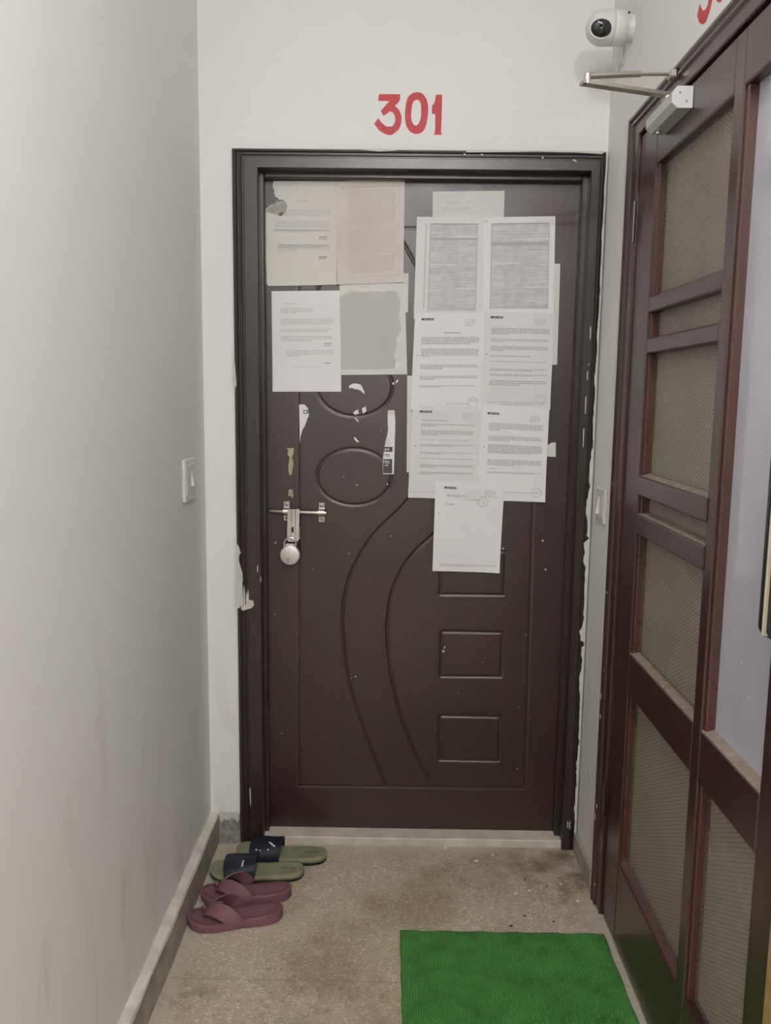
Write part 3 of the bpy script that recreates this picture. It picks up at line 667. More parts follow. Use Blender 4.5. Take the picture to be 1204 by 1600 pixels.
# torn sticker remnants and scraps
def scrap(name, poly, mat, label, cat='paper scrap', th=.0007, grp='paper remnants on the dark door'):
    cx = sum(p[0] for p in poly)/len(poly); cz = min(p[1] for p in poly)
    o = MB().plate([poly], lambda u, v, d: (u, YF+.0002-d, v), th).build(name, mat, base=(cx, YF, cz))
    return tag(o, label, cat, grp)
o = scrap('sticker_remnant', [(-.2916, 1.418), (-.2757, 1.4182), (-.270, 1.413), (-.2638, 1.4065), (-.2632, 1.395), (-.2618, 1.3829), (-.2665, 1.374), (-.2698, 1.3631), (-.274, 1.352), (-.2818, 1.3392), (-.287, 1.318), (-.2898, 1.2994), (-.2905, 1.36)], 'paper', 'torn wedge of white sticker under the lowest left sheet', 'sticker')
MB().plate([[(-.279, 1.400), (-.265, 1.402), (-.2645, 1.391), (-.278, 1.389)], [(-.276, 1.398), (-.2765, 1.392), (-.268, 1.3935), (-.268, 1.399)]], lambda u, v, d: (u, YF-.0006-d, v), .0002).build('printed_mark', 'ink_dark', o, base=o.location)
o = empty('sticker_remnant', (-.012, YF, 1.205)); tag(o, 'torn strip of white sticker with black boxes and letters beside the oval', 'sticker', 'paper remnants on the dark door')
S2 = [(-.016, 1.4037), (.0038, 1.404), (.0052, 1.392), (.0073, 1.3666), (.006, 1.29), (.0045, 1.2053), (-.0295, 1.2048), (-.0303, 1.232), (-.0301, 1.2569), (-.0262, 1.283), (-.0227, 1.3068), (-.0175, 1.327), (-.0152, 1.3426), (-.0165, 1.365), (-.0172, 1.39)]
MB().plate([S2], lambda u, v, d: (u, YF+.0002-d, v), .0008).build('sticker_sheet', 'paper', o, base=o.location)
bx = lambda x0, x1, z0, z1: [(x0, z0), (x1, z0), (x1, z1), (x0, z1)]
fy = lambda u, v, d: (u, YF-.0006-d, v)
for i, q in enumerate((bx(-.0262, -.0005, 1.275, 1.2905), bx(-.0292, -.0008, 1.2075, 1.2525))):
    MB().plate([q], fy, .0002).build('black_box', 'ink_dark', o, base=o.location)
MB().plate([bx(-.0225, -.0095, 1.296, 1.312), bx(-.0215, -.0105, 1.297, 1.311)], fy, .0002).build('boxed_outline', 'ink', o, base=o.location)
MB().plate([bx(-.0158, .0035, 1.389, 1.403)], fy, .0003).build('folded_top', 'paper_old', o, base=o.location)
def text(txt, size, loc, mat, parent, base, nm='lettering'):
    cu = bpy.data.curves.new('lettering_curve', 'FONT'); cu.body = txt; cu.size = size; cu.align_x = 'CENTER'; cu.offset = size*.012
    to = bpy.data.objects.new('lettering_tmp', cu); COL.objects.link(to)
    dg = bpy.context.evaluated_depsgraph_get(); dg.update()
    me = bpy.data.meshes.new_from_object(to.evaluated_get(dg)); me.name = nm
    bpy.data.objects.remove(to); bpy.data.curves.remove(cu)
    me.transform(Matrix.Rotation(math.pi/2, 4, 'X')); me.transform(Matrix.Translation(Vector(loc)-Vector(base)))
    me.materials.clear(); me.materials.append(M[mat])
    ob = bpy.data.objects.new(nm, me); COL.objects.link(ob); ob.parent = parent; return ob
text('1.', .010, (-.0160, YF-.0010, 1.3005), 'ink_dark', o, o.location)
text('ara', .0125, (-.0175, YF-.0011, 1.2795), 'paper', o, o.location)
text('193', .014, (-.0190, YF-.0010, 1.2595), 'ink_dark', o, o.location)
text('TED', .012, (-.0195, YF-.0011, 1.2390), 'paper', o, o.location)
bars(lambda u, v, off: (u, YF-off, v), o, [(-.024, -.013, 1.2315, 1.234)], 'paper', 'small_print', .0011)

scrap('paper_scrap', [(-.1315, 1.4826), (-.1177, 1.4847), (-.109, 1.4835), (-.1018, 1.481), (-.097, 1.475), (-.0938, 1.4675), (-.090, 1.460), (-.0878, 1.4519), (-.092, 1.454), (-.1017, 1.4635), (-.111, 1.4665), (-.1195, 1.4671), (-.129, 1.471)], 'paper', 'hook-shaped white paper shred inside the upper oval')
scrap('paper_scrap', [(-.1374, 1.4776), (-.1345, 1.4796), (-.1305, 1.4786), (-.1294, 1.474), (-.132, 1.4692), (-.1365, 1.4699)], 'paper', 'dot of white paper left of the hook-shaped shred')
scrap('paper_scrap', [(-.1249, 1.3945), (-.1151, 1.4025), (-.1072, 1.4046), (-.109, 1.398), (-.1051, 1.3908), (-.112, 1.3915), (-.117, 1.3870)], 'paper', 'jagged white paper shred on the lower rim of the upper oval')
scrap('paper_scrap', [(-.0973, 1.4086), (-.091, 1.411), (-.0854, 1.4147), (-.0833, 1.4009), (-.089, 1.395), (-.0932, 1.391)], 'paper', 'leaf-shaped white paper shred just inside the upper oval rim')
scrap('paper_scrap', [(-.1208, 1.3788), (-.1129, 1.3769), (-.1069, 1.3691), (-.1088, 1.3651), (-.1149, 1.3729)], 'paper', 'sliver of white paper just under the upper oval rim')
scrap('paper_scrap', [(-.1224, 1.3194), (-.1174, 1.3186), (-.1124, 1.3136), (-.1044, 1.3037), (-.1093, 1.3035), (-.1163, 1.308)], 'paper', 'slanting white paper sliver between the two ovals')
scrap('paper_scrap', [(-.0033, 1.4881), (.0006, 1.4901), (.0027, 1.4823), (-.0032, 1.4822)], 'paper', 'tiny paper speck below the grey damp sheet, nearer the oval')
scrap('paper_scrap', [(.0065, 1.492), (.0143, 1.5), (.0144, 1.4922), (.0066, 1.4863)], 'paper', 'tiny slanted paper speck below the grey damp sheet corner')
scrap('glue_residue', [(-.331, 1.2819), (-.3078, 1.2835), (-.3085, 1.276), (-.3098, 1.2672), (-.3139, 1.2532), (-.311, 1.242), (-.3099, 1.2312), (-.313, 1.214), (-.316, 1.199), (-.3221, 1.1989), (-.325, 1.212), (-.326, 1.227), (-.3235, 1.240), (-.3219, 1.2531), (-.3275, 1.262), (-.3278, 1.270), (-.324, 1.275)], 'residue', 'yellowish key-shaped glue residue above the bolt', 'glue mark')
scrap('glue_residue', [(-.3262, 1.1505), (-.319, 1.1535), (-.3122, 1.1517), (-.3102, 1.1305), (-.3143, 1.1243), (-.3163, 1.131), (-.3263, 1.1323)], 'bareply', 'small tan patch of stripped laminate just above the bolt', 'chipped patch')

# ------------------------------------------------------------------ painted numbers
D3 = [(232, 208), (470, 208), (468, 265), (445, 297), (410, 330), (445, 358), (470, 390), (486, 430), (490, 470), (486, 510), (475, 550), (455, 582), (430, 605), (375, 640), (335, 638), (300, 628), (235, 590), (180, 522), (225, 462), (245, 490), (270, 515), (310, 545), (360, 552), (385, 545), (403, 528), (418, 495), (418, 460), (410, 430), (395, 405), (360, 385), (285, 437), (252, 385), (348, 280), (222, 278)]
D0o = [(665, 183), (705, 190), (740, 215), (768, 255), (785, 310), (790, 370), (785, 440), (775, 510), (755, 565), (725, 605), (690, 622), (650, 626), (610, 615), (575, 590), (548, 550), (533, 500), (526, 430), (530, 360), (540, 290), (556, 240), (585, 210), (625, 188)]
D0i = [(665, 262), (690, 275), (705, 310), (710, 370), (710, 430), (700, 480), (685, 515), (655, 540), (625, 525), (605, 490), (595, 440), (600, 380), (605, 320), (620, 285), (640, 268)]
D1_ = [(875, 208), (945, 208), (943, 400), (940, 600), (947, 632), (860, 632), (870, 590), (872, 540), (868, 412), (832, 408), (830, 360), (835, 320), (858, 295), (868, 250)]
pn = empty('painted_number', (.03, D, 2.205)); tag(pn, 'red hand-painted number 301 on the end wall above the dark door', 'door number')
k_ = .001945/7.525*.985
def m301(u, v, d): return (-.0660+(u-180)*k_*1.0, D+.0002-d, 2.3075-(v-208)*k_*1.015-.0)
for lp in ([D3], [D0o, D0i], [D1_]):
    MB().plate(lp, m301, .0010).build('digit', 'red', pn, base=pn.location)
pn = empty('painted_number', (XR, 1.76, 2.19)); tag(pn, 'red hand-painted number 30 cut by the picture edge above the screen door', 'door number')
def m30(u, v, d): return (XR+.0002-d, 1.842-(u-180)*k_*1.08, 2.193+(640-v)*k_*1.12)
for lp in ([D3], [D0o, D0i]):
    MB().plate(lp, m30, .0010).build('digit', 'red', pn, base=pn.location)

# ------------------------------------------------------------------ door_2: screen door in the right wall
d2 = empty('door_2', (XR, 1.70, 0)); tag(d2, 'red-brown wooden screen door with wire mesh and pale glass, in the right wall', 'door', kind='structure')
B2 = d2.location
YO, ZO, WF = 2.286, 2.162, .088
YN = 1.13
pr2 = [(0, 0), (0, -.010), (.08, -.016), (.2, -.017), (.3, -.012), (.36, -.012), (.40, -.015), (.47, -.0155), (.52, -.010), (.97, -.010), (1, -.007), (1, .06), (0, .06)]
WT2 = .061
def cas2(side):
    a, b = [], []
    for f_, t in pr2:
        x = XR+t
        if side == 'far': a.append((x, YO-f_*WF, 0)); b.append((x, YO-f_*WF, ZO-f_*WT2))
        if side == 'near': a.append((x, YN+f_*WF, 0)); b.append((x, YN+f_*WF, ZO-f_*WT2))
        if side == 'top': a.append((x, YO-f_*WF, ZO-f_*WT2)); b.append((x, YN+f_*WF, ZO-f_*WT2))
    return MB().loft([a, b])
c2 = {k: cas2(k).build('casing', 'sdoor' if k != 'near' else 'ochre', d2, base=B2) for k in ('far', 'top', 'near')}
c2['near']['label'] = 'ochre wooden jamb'
LX0, LX1 = XR-.002, XR+.032      # leaf thickness
LF, LN, LT, LB = 2.194, 1.221, 2.0965, .014
CA0, CA1, CB0, CB1 = 2.066, 1.612, 1.568, 1.304
RC = .021                        # recess of the panels
# dark rebate behind the gap
MB().box(XR+.034, XR+.06, LN-.004, LF+.004, 0, LT+.004).build('rebate', 'gap', d2, base=B2)
def piece(nm, y0, y1, z0, z1, x0=LX0, x1=LX1, mat='sdoor', b=.003):
    return MB().bbox(x0, x1, min(y0, y1), max(y0, y1), z0, z1, b).build(nm, mat, d2, base=B2)
piece('stile', CA0, LF, LB, LT); piece('stile', CB0, CA1, LB, LT); piece('stile', LN, CB1, LB, LT)
ZT, ZLR0, ZLR1, ZBR = 1.997, .700, .807, .236
for (y0, y1) in ((CA1, CA0), (CB1, CB0)):
    piece('top_rail', y0, y1, ZT, LT); piece('lock_rail', y0, y1, ZLR0, ZLR1); piece('bottom_rail', y0, y1, LB, ZBR)
for z0, z1, ex in ((1.653, 1.690, 0), (1.556, 1.592, 0), (1.213, 1.260, .004), (1.118, 1.165, .004)):
    piece('cross_bar', CA1-ex, CA0, z0, z1, LX0-ex, LX1)
# beads round each opening (the lighter red strips on the far reveals)
openA = [(1.690, ZT), (1.592, 1.653), (1.260, 1.556), (1.165, 1.213), (ZLR1, 1.118), (ZBR, ZLR0)]
for z0, z1 in openA: piece('bead', CA0-.010, CA0, z0, z1, XR+.004, XR+RC+.003, 'sbead', .002)
for z0, z1 in ((ZLR1, ZT), (ZBR, ZLR0)): piece('bead', CB0-.012, CB0, z0, z1, XR+.003, XR+RC+.003, 'sbead', .002)
# dusty ledges on the tops of the rails below eye level
for y0, y1, z in ((CA1, CA0, ZLR1), (CB1, CB0, ZLR1), (CA1, CA0, 1.260), (CA1, CA0, 1.165), (CA1, CA0, ZBR)):
    MB().add([(XR+.000, y0, z+.0004), (XR+.000, y1, z+.0004), (XR+RC, y1, z+.007), (XR+RC, y0, z+.007), (XR+.000, y0, z-.001), (XR+.000, y1, z-.001), (XR+RC, y1, z-.001), (XR+RC, y0, z-.001)],
             [(0, 1, 2, 3), (4, 7, 6, 5), (0, 4, 5, 1), (1, 5, 6, 2), (2, 6, 7, 3), (3, 7, 4, 0)]).build('dusty_ledge', 'dust' if z != ZBR else 'sbead', d2, base=B2)
# backing panels and wire mesh
def meshpanel(y0, y1, z0, z1):
    xw = XR+RC-.003
    MB().box(XR+RC+.004, XR+RC+.009, y0-.004, y1+.004, z0-.004, z1+.004).build('backing_panel', 'backing', d2, base=B2)
    m = MB(); pitch, k = .0095, .55; wr = .00075
    for sgn in (1, -1):
        span = (z1-z0)+(y1-y0)*k; n = int(span/pitch)
        for i in range(n+1):
            # line z = c - sgn*k*(y-y0)
            c = (z0 if sgn < 0 else z0)+i*pitch - (0 if sgn > 0 else (y1-y0)*k) 
            pts = []
            f = lambda y: c - sgn*k*(y-y0)
            ya, yb = y0, y1
            # clip by z
            def yz(z): return y0+(c-z)/(sgn*k)
            lo, hi = sorted((yz(z0), yz(z1)))
            ya, yb = max(y0, lo), min(y1, hi)
            if yb-ya < .003: continue
            a, b = Vector((xw, ya, f(ya))), Vector((xw, yb, f(yb)))
            t = (b-a).normalized(); nv = t.cross(Vector((1, 0, 0)))
            off = .0006*sgn
            P = []
            for p in (a, b):
                for dx, dn in ((-wr*.7, 0), (0, wr), (wr*.7, 0), (0, -wr)): P.append(p+Vector((dx+off, 0, 0))+nv*dn)
            m.add(P, [(0, 1, 5, 4), (1, 2, 6, 5), (2, 3, 7, 6), (3, 0, 4, 7)])
    o = m.build('wire_mesh', 'wire', d2, base=B2, fixn=False); o['kind'] = 'stuff'
for z0, z1 in openA: meshpanel(CA1, CA0, z0, z1)
meshpanel(CB1, CB0, ZBR, ZLR0)
MB().box(XR+RC, XR+RC+.006, CB1-.004, CB0+.004, ZLR1-.004, ZT+.004).build('glass_panel', 'glass', d2, base=B2, label='pale lavender filmed glass pane')
# specks on the glass
m = MB()
for (y, z, r_) in ((1.45, 1.50, .002), (1.40, 1.62, .0025), (1.47, 1.40, .002), (1.44, 1.36, .0018), (1.40, 1.33, .002), (1.36, 1.42, .004), (1.50, 1.03, .003), (1.46, .98, .004), (1.42, .93, .003), (1.49, .92, .003), (1.40, .96, .003), (1.45, 1.72, .002), (1.38, 1.25, .0035)):
    m.lathe([(0, r_), (.0006, r_*.7), (.0008, 0)], (XR+RC+.0002, y, z), (-1, 0, 0), 8)
o = m.build('paint_specks', 'paint_white', d2, base=B2); o['kind'] = 'stuff'
# pull handle
hd = MB()
rings = []
HY0, HY1 = 1.232, 1.276
out = [(HY0, .0), (HY0, .012), (HY0+.006, .02), ((HY0+HY1)/2, .024), (HY1-.006, .02), (HY1, .012), (HY1, 0)]
for z, sc in ((1.087, .55), (1.091, .8), (1.099, 1), (1.46, 1), (1.468, .8), (1.472, .55)):
    cy_ = (HY0+HY1)/2
    rings.append([(LX0-.018-b*sc, cy_+(a-cy_)*(sc*.3+.7), z) for a, b in out])
hh = hd.loft(rings).build('pull_handle', 'handle', d2, True, B2, label='dark green-black pull handle')
MB().bbox(LX0-.044, LX0-.020, HY0+.008, HY0+.014, 1.091, 1.468, .002).build('brass_strip', 'brass', hh, base=B2)
for z in (1.13, 1.42): MB().tube([(LX0, 1.254, z), (LX0-.019, 1.254, z)], .010, 12).build('mount_post', 'handle', hh, True, B2)
# butt hinges
for zc in (1.89, .35):
    m = MB().tube([(XR-.012, LF+.002, zc-.05), (XR-.012, LF+.002, zc+.05)], .0055, 10)
    hg = m.build('hinge', 'sdoor', d2, True, B2)
    MB().box(XR-.0115, XR-.009, LF+.002, LF+.026, zc-.045, zc+.045).build('hinge_plate', 'sdoor', hg, base=B2)
# chips of old paint and plaster on the far jamb
m = MB()
for (y, z, a, b) in ((2.25, .30, .004, .010), (2.262, .26, .003, .014), (2.245, .70, .006, .002), (2.252, .92, .007, .0025), (2.262, .62, .003, .010), (2.258, .56, .003, .008), (2.27, .10, .003, .006), (2.23, .07, .004, .006), (2.25, 1.22, .004, .002)):
    k = 6; m.plate([[(y+a*math.cos(i*1.047)*rnd.uniform(.5, 1.1), z+b*math.sin(i*1.047)*rnd.uniform(.5, 1.1)) for i in range(k)]], lambda u, v, d: (XR-.0168-d, u, v), .0012)
o = m.build('paint_flecks', 'paint_white', c2['far'], base=B2); o['kind'] = 'stuff'
jg = [(YO+.001, .02)]
z = .02
while z < 2.14:
    jg.append((YO-rnd.uniform(.0, .006)*(1.6 if 1.3 < z < 1.7 else .8), z)); z += rnd.uniform(.008, .03)
jg.append((YO+.001, 2.15))
MB().plate([jg], lambda u, v, d: (XR-.0165-d, u, v), .0010).build('paint_smear', 'paint_white', c2['far'], base=B2, label='ragged white paint edge')

# door closer
dc = empty('door_closer', (LX0, 1.905, 2.045)); tag(dc, 'silver door closer with folded arm at the top of the screen door', 'door closer')
b = dc.location
def csec(y): 
    x0 = LX0
    return [(x0-.001, y, 2.044), (x0-.032, y, 2.044), (x0-.044, y, 2.055), (x0-.044, y, 2.074), (x0-.034, y, 2.087), (x0-.001, y, 2.087)]
MB().loft([csec(2.010), csec(1.836)]).build('body', 'silver', dc, base=b)
cap = [(p[0]*1.0, 1.836, p[2]) for p in csec(1.836)]
MB().loft([[(p[0], 1.838, p[2]) for p in cap], [(p[0], 1.830, p[2]) for p in cap]]).build('end_cap', 'silver_cap', dc, base=b)
for x, z in ((LX0-.028, 2.074), (LX0-.014, 2.057)):
    MB().lathe([(0, .0026), (.0008, .0026), (.0009, 0)], (x, 1.830, z), (0, -1, 0), 10).build('cap_screw', 'screw', dc, base=b)
MB().lathe([(0, .006), (.006, .006), (.007, .004), (.007, 0)], (LX0-.022, 1.985, 2.044), (0, 0, -1), 14).build('valve_screw', 'chrome', dc, True, b)
MB().lathe([(0, .012), (.012, .012), (.014, .009), (.014, 0)], (LX0-.024, 1.925, 2.086), (0, 0, 1), 18).build('spindle', 'armsteel', dc, True, b)
EL = Vector((.402, 1.887, 2.118))
def bar(a, b_, w_, t):
    a, b_ = Vector(a), Vector(b_); d_ = (b_-a).normalized(); s_ = d_.cross(Vector((0, 0, 1))).normalized(); u_ = s_.cross(d_)
    P = [p+s_*i*w_/2+u_*j*t/2 for p in (a, b_) for i, j in ((-1, -1), (1, -1), (1, 1), (-1, 1))]
    return MB().add(P, [(0, 1, 2, 3), (7, 6, 5, 4), (0, 4, 5, 1), (1, 5, 6, 2), (2, 6, 7, 3), (3, 7, 4, 0)])
bar(EL+Vector((-.012, .002, -.006)), (LX0-.020, 1.925, 2.1000), .022, .007).build('main_arm', 'armsteel', dc, base=b)
SH = Vector((XR-.022, 1.915, 2.140))
m = MB().tube([EL+Vector((-.004, 0, .006)), EL.lerp(SH, .62)+Vector((0, 0, .004))], .0062, 12)
m.build('forearm_sleeve', 'armsteel', dc, True, b)
MB().tube([EL.lerp(SH, .6)+Vector((0, 0, .004)), SH], .0038, 10).build('forearm_rod', 'armsteel', dc, True, b)
MB().lathe([(-.010, .008), (.010, .008), (.012, .006), (.012, 0)], EL, (0, 0, 1), 14).build('elbow_pin', 'chrome', dc, True, b)
MB().bbox(XR-.030, XR-.014, 1.903, 1.929, 2.130, 2.148, .003).build('shoe', 'armsteel', dc, base=b)

# ------------------------------------------------------------------ wall camera
sc_ = empty('security_camera', (XR, 2.352, 2.37)); tag(sc_, 'white pan and tilt security camera with dark lens on the right wall', 'camera')
b = sc_.location
CX, CY, CZ, CR = .5, 2.352, 2.410, .0435
head = [(0, 0)]
for k in range(1, 11):
    a = math.pi/2*k/10; head.append((.042*(1-math.cos(a)), CR*math.sin(a)))
head += [(.066, CR*1.0), (.0675, CR*.985)]
x_end = .491
MB().lathe([(0, CR*.95), (.001, CR*.985), (.004, CR)]+[(.004+.027, CR), (.033, CR*.9), (.033, 0)], (XR-.052, CY, CZ), (1, 0, 0), 40).build('collar', 'camwhite', sc_, 'all', b)
MB().lathe(head+[(.0675, 0)], (x_end, CY, CZ), (1, 0, 0), 40).build('head', 'camwhite', sc_, True, b)
MB().lathe([(0, CR*.72), (.022, CR*.78), (.022, 0)], (XR-.021, CY, CZ), (1, 0, 0), 32).build('base', 'camwhite', sc_, True, b)
# lens window: dark domed oval set in the head, looking back along the passage
ln = MB(); rings = []
ldir = Vector((-.12, -1, -.42)).normalized(); su = Vector((0, 0, 1)).cross(ldir).normalized()*-1; sv = ldir.cross(su)
if sv.z < 0: sv = -sv
lc = Vector((.5285, CY, CZ))+ldir*(CR*.86)
for k in range(9):
    a = math.pi/2*k/8
    rr = math.cos(a); hgt = math.sin(a)*.0085
    rings.append([lc+ldir*hgt+su*(.0275*rr*math.cos(t)+.002*rr*math.sin(t))+sv*(.0215*rr*math.sin(t)) for t in [2*math.pi*i/28 for i in range(28)]])
ln.loft(rings).build('lens_window', 'lens', sc_, 'all', b)
MB().loft([[lc-ldir*.004+su*(.0315*math.cos(t))+sv*(.025*math.sin(t)) for t in [2*math.pi*i/28 for i in range(28)]], [lc+ldir*.0015+su*(.0305*math.cos(t))+sv*(.0242*math.sin(t)) for t in [2*math.pi*i/28 for i in range(28)]]]).build('lens_rim', 'camwhite', sc_, True, b)
MB().bbox(XR-.0035, XR, 2.42, 2.475, 2.345, 2.415, .001).build('wall_plate', 'camwhite', sc_, base=b)
for y in (2.437, 2.456): MB().lathe([(0, .004), (.0012, .0035), (.002, 0)], (XR-.0035, y, 2.352), (-1, 0, 0), 10).build('screw', 'screw', sc_, base=b)
MB().lathe([(0, .003), (.001, .003), (.001, 0)], (XR-.02, CY-CR*.985, CZ+.02), (0, -1, .2), 10).build('port_cap', 'black', sc_, base=b)

# ------------------------------------------------------------------ switch plates
def switch(xw, sgn, y0, y1, z0, z1, label, ys, zs):
    r_ = empty('light_switch', (xw, (y0+y1)/2, z0)); tag(r_, label, 'switch'); b_ = r_.location
    X = lambda a: xw+sgn*a
    lo, hi = sorted((X(0), X(.009)))
    MB().bbox(lo, hi, y0, y1, z0, z1, .003).build('plate', 'plastic', r_, base=b_)
    lo, hi = sorted((X(.008), X(.0105)))
    MB().bbox(lo, hi, y0+.012, y1-.012, z0+.016, z1-.016, .001).build('grid', 'plastic', r_, base=b_)
    # tilted rocker
    P = [(X(.0105), ys[0], zs[0]), (X(.0105), ys[1], zs[0]), (X(.0105), ys[1], zs[1]), (X(.0105), ys[0], zs[1]),
         (X(.019), ys[0]+.001, zs[0]+.001), (X(.019), ys[1]-.001, zs[0]+.001), (X(.0118), ys[1]-.001, zs[1]-.001), (X(.0118), ys[0]+.001, zs[1]-.001)]
    MB().add(P, [(0, 1, 2, 3), (7, 6, 5, 4), (0, 4, 5, 1), (1, 5, 6, 2), (2, 6, 7, 3), (3, 7, 4, 0)]).build('rocker', 'plastic', r_, base=b_)
switch(XL, 1, 2.268, 2.385, 1.150, 1.268, 'white switch plate on the left wall', (2.33, 2.358), (1.19, 1.228))
switch(XR, -1, 2.365, 2.462, 1.090, 1.190, 'white switch plate on the right wall beside the screen door', (2.42, 2.446), (1.115, 1.165))

# ------------------------------------------------------------------ green mat
mt = empty('door_mat', (.318, 1.82, 0)); tag(mt, 'bright green ribbed plastic turf mat on the terrazzo floor', 'mat'); b = mt.location
MX0, MX1, MY0, MY1 = .037, .592, 1.52, 2.103
m = MB(); nn = 40
ring_t = [(MX0+(MX1-MX0)*i/nn+0, MY1+.0022*math.sin(i*.9)) for i in range(nn+1)]
edge = [(MX0+.004, MY0)]+[(MX0+.004-.004*(j/20)+.0012*math.sin(j*1.7), MY0+(MY1-MY0)*j/20) for j in range(1, 20)]+ring_t+[(MX1+.0015*math.sin(j*1.3), MY1-(MY1-MY0)*j/20) for j in range(1, 21)]
m.plate([edge], lambda u, v, d: (u, v, d), .0055).build('mat_base', 'turfbase', mt, base=b)
m = MB(); rg = random.Random(5)
pit = .0062
nx_, ny_ = int((MX1-MX0-.006)/pit), int((MY1-MY0-.006)/pit)
for i in range(nx_):
    for j in range(ny_):
        x = MX0+.005+(i+.5)*pit; y = MY0+.003+(j+.5)*pit
        lx, ly = rg.uniform(-.0016, .0016), rg.uniform(-.0016, .0016); h_ = rg.uniform(.0075, .0105); q = .0024; wx = q*.75
        m.add([(x-wx, y-q, .005), (x+wx, y-q, .005), (x+wx, y+q, .005), (x-wx, y+q, .005), (x-wx*.55+lx, y-q*.75+ly, h_), (x+wx*.55+lx, y-q*.75+ly, h_), (x+wx*.55+lx, y+q*.75+ly, h_), (x-wx*.55+lx, y+q*.75+ly, h_)],
              [(4, 5, 6, 7), (0, 1, 5, 4), (1, 2, 6, 5), (2, 3, 7, 6), (3, 0, 4, 7)])
o = m.build('turf_tufts', 'turf', mt, base=b, fixn=False); o['kind'] = 'stuff'

# ------------------------------------------------------------------ footwear
def half_width(t, W):
    """t: 0 heel .. 1 toe; half width of a sole"""
    key = [(0, .0), (.02, .36), (.06, .58), (.14, .72), (.25, .76), (.40, .74), (.55, .82), (.70, .97), (.80, 1.0), (.90, .88), (.96, .62), (.99, .33), (1, 0)]
    for (a, x), (b_, y) in zip(key, key[1:]):
        if t <= b_:
            k = (t-a)/(b_-a); return W*(x+(y-x)*k)
    return 0
TS = [0.0005, .006, .015, .03, .055, .09, .14, .2, .27, .34, .42, .5, .58, .66, .73, .79, .84, .88, .92, .95, .972, .987, .995, .9995]
def sole(L, W, zb, zt, dish=.003, rim=.004, grow=0.0, skew=.006):
    rings = []
    for t in TS:
        w_ = half_width(t, W)+grow; x = (t-.5)*L*(1+2*grow/L); cy_ = skew*math.sin(math.pi*t*1.1)
        spring = .010*max(0, (t-.72)/.28)**2
        b0, t0 = zb(t)+spring, zt(t)+spring
        rr = min(rim, w_*.5)
        rings.append([(x, cy_-w_+rr, b0), (x, cy_-w_, b0+rr*.8), (x, cy_-w_, t0-rr*.6), (x, cy_-w_+rr, t0), (x, cy_-w_*.6, t0-dish*.7), (x, cy_, t0-dish), (x, cy_+w_*.6, t0-dish*.7), (x, cy_+w_-rr, t0), (x, cy_+w_, t0-rr*.6), (x, cy_+w_, b0+rr*.8), (x, cy_+w_-rr, b0)])
    return MB().loft(rings)
def slide(loc, rz, label, logo_pts, flip):
    L, W = .288, .054
    r_ = empty('slide_sandal', loc, rz); tag(r_, label, 'sandal', 'olive slides by the door')
    heel = lambda t: .028-.008*min(1, t/.7)
    sole(L, W, lambda t: .0, lambda t: .010, 0, .003, -.002).build('outsole', 'outsole', r_, True)
    sole(L, W, lambda t: .009, heel, .003).build('footbed', 'olive', r_, 'all')
    m = MB()
    for k in range(5): m.box(-.118+k*.009, -.118+k*.009+.006, -.006, .006, .020, .0262)
    m.build('heel_emboss', 'oliveprint', r_)['kind'] = 'stuff'
    # strap
    def ST(u, v, off=0):
        t = .50+.30*u+ .035*math.sin(math.pi*v)*(1 if u > .5 else -.4)
        x = (t-.5)*L; w_ = half_width(t, W)+.0045+off; th = math.pi*(1-v)
        cy_ = .006*math.sin(math.pi*t*1.1)
        c, s_ = math.cos(th), math.sin(th)
        y = cy_+w_*math.copysign(abs(c)**.75, c); h_ = (.056-.012*u)
        return (x, y, .010+(h_+off)*abs(s_)**.72)
    nu, nv = 8, 24; m = MB()
    for off in (0, -.004): m.v += [ST(i/nu, j/nv, off) for i in range(nu+1) for j in range(nv+1)]
    N = (nu+1)*(nv+1)
    for i in range(nu):
        for j in range(nv):
            q = (i*(nv+1)+j, i*(nv+1)+j+1, (i+1)*(nv+1)+j+1, (i+1)*(nv+1)+j); m.f.append(q); m.f.append(tuple(N+k for k in reversed(q)))
    rim = [j for j in range(nv+1)]+[i*(nv+1)+nv for i in range(1, nu+1)]+[nu*(nv+1)+j for j in range(nv-1, -1, -1)]+[i*(nv+1) for i in range(nu-1, 0, -1)]
    for a, b_ in zip(rim, rim[1:]+rim[:1]): m.f.append((a, b_, N+b_, N+a))
    st = m.build('strap', 'navy', r_, True)
    m = MB()
    for (u0, u1, v0, v1, sh_) in logo_pts:
        n_ = 4
        for k in range(n_):
            a, b_ = v0+(v1-v0)*k/n_, v0+(v1-v0)*(k+1)/n_; s0, s1 = sh_*k/n_, sh_*(k+1)/n_
            m.add([ST(u0+s0, a, .0006), ST(u1+s0, a, .0006), ST(u1+s1, b_, .0006), ST(u0+s1, b_, .0006)], [(0, 1, 2, 3)])
    m.build('white_logo', 'whiteprint', st)['kind'] = 'stuff'
    return r_
def place(heel, toe):
    dx, dy = toe[0]-heel[0], toe[1]-heel[1]
    return ((toe[0]+heel[0])/2, (toe[1]+heel[1])/2, 0), math.atan2(dy, dx)
l, a = place((-.190, 2.4530), (-.474, 2.4740))
slide(l, a, 'olive slide sandal with navy strap nearest the dark door', [(.42, .50, .55, .69, -.25), (.70, .76, .72, .75, 0), (.40, .45, .73, .76, 0), (.58, .62, .74, .77, 0)], 1)
l, a = place((-.252, 2.3650), (-.538, 2.3610))
slide(l, a, 'olive slide sandal with navy strap beside the maroon flip-flops', [(.45, .50, .56, .71, 0)], 1)

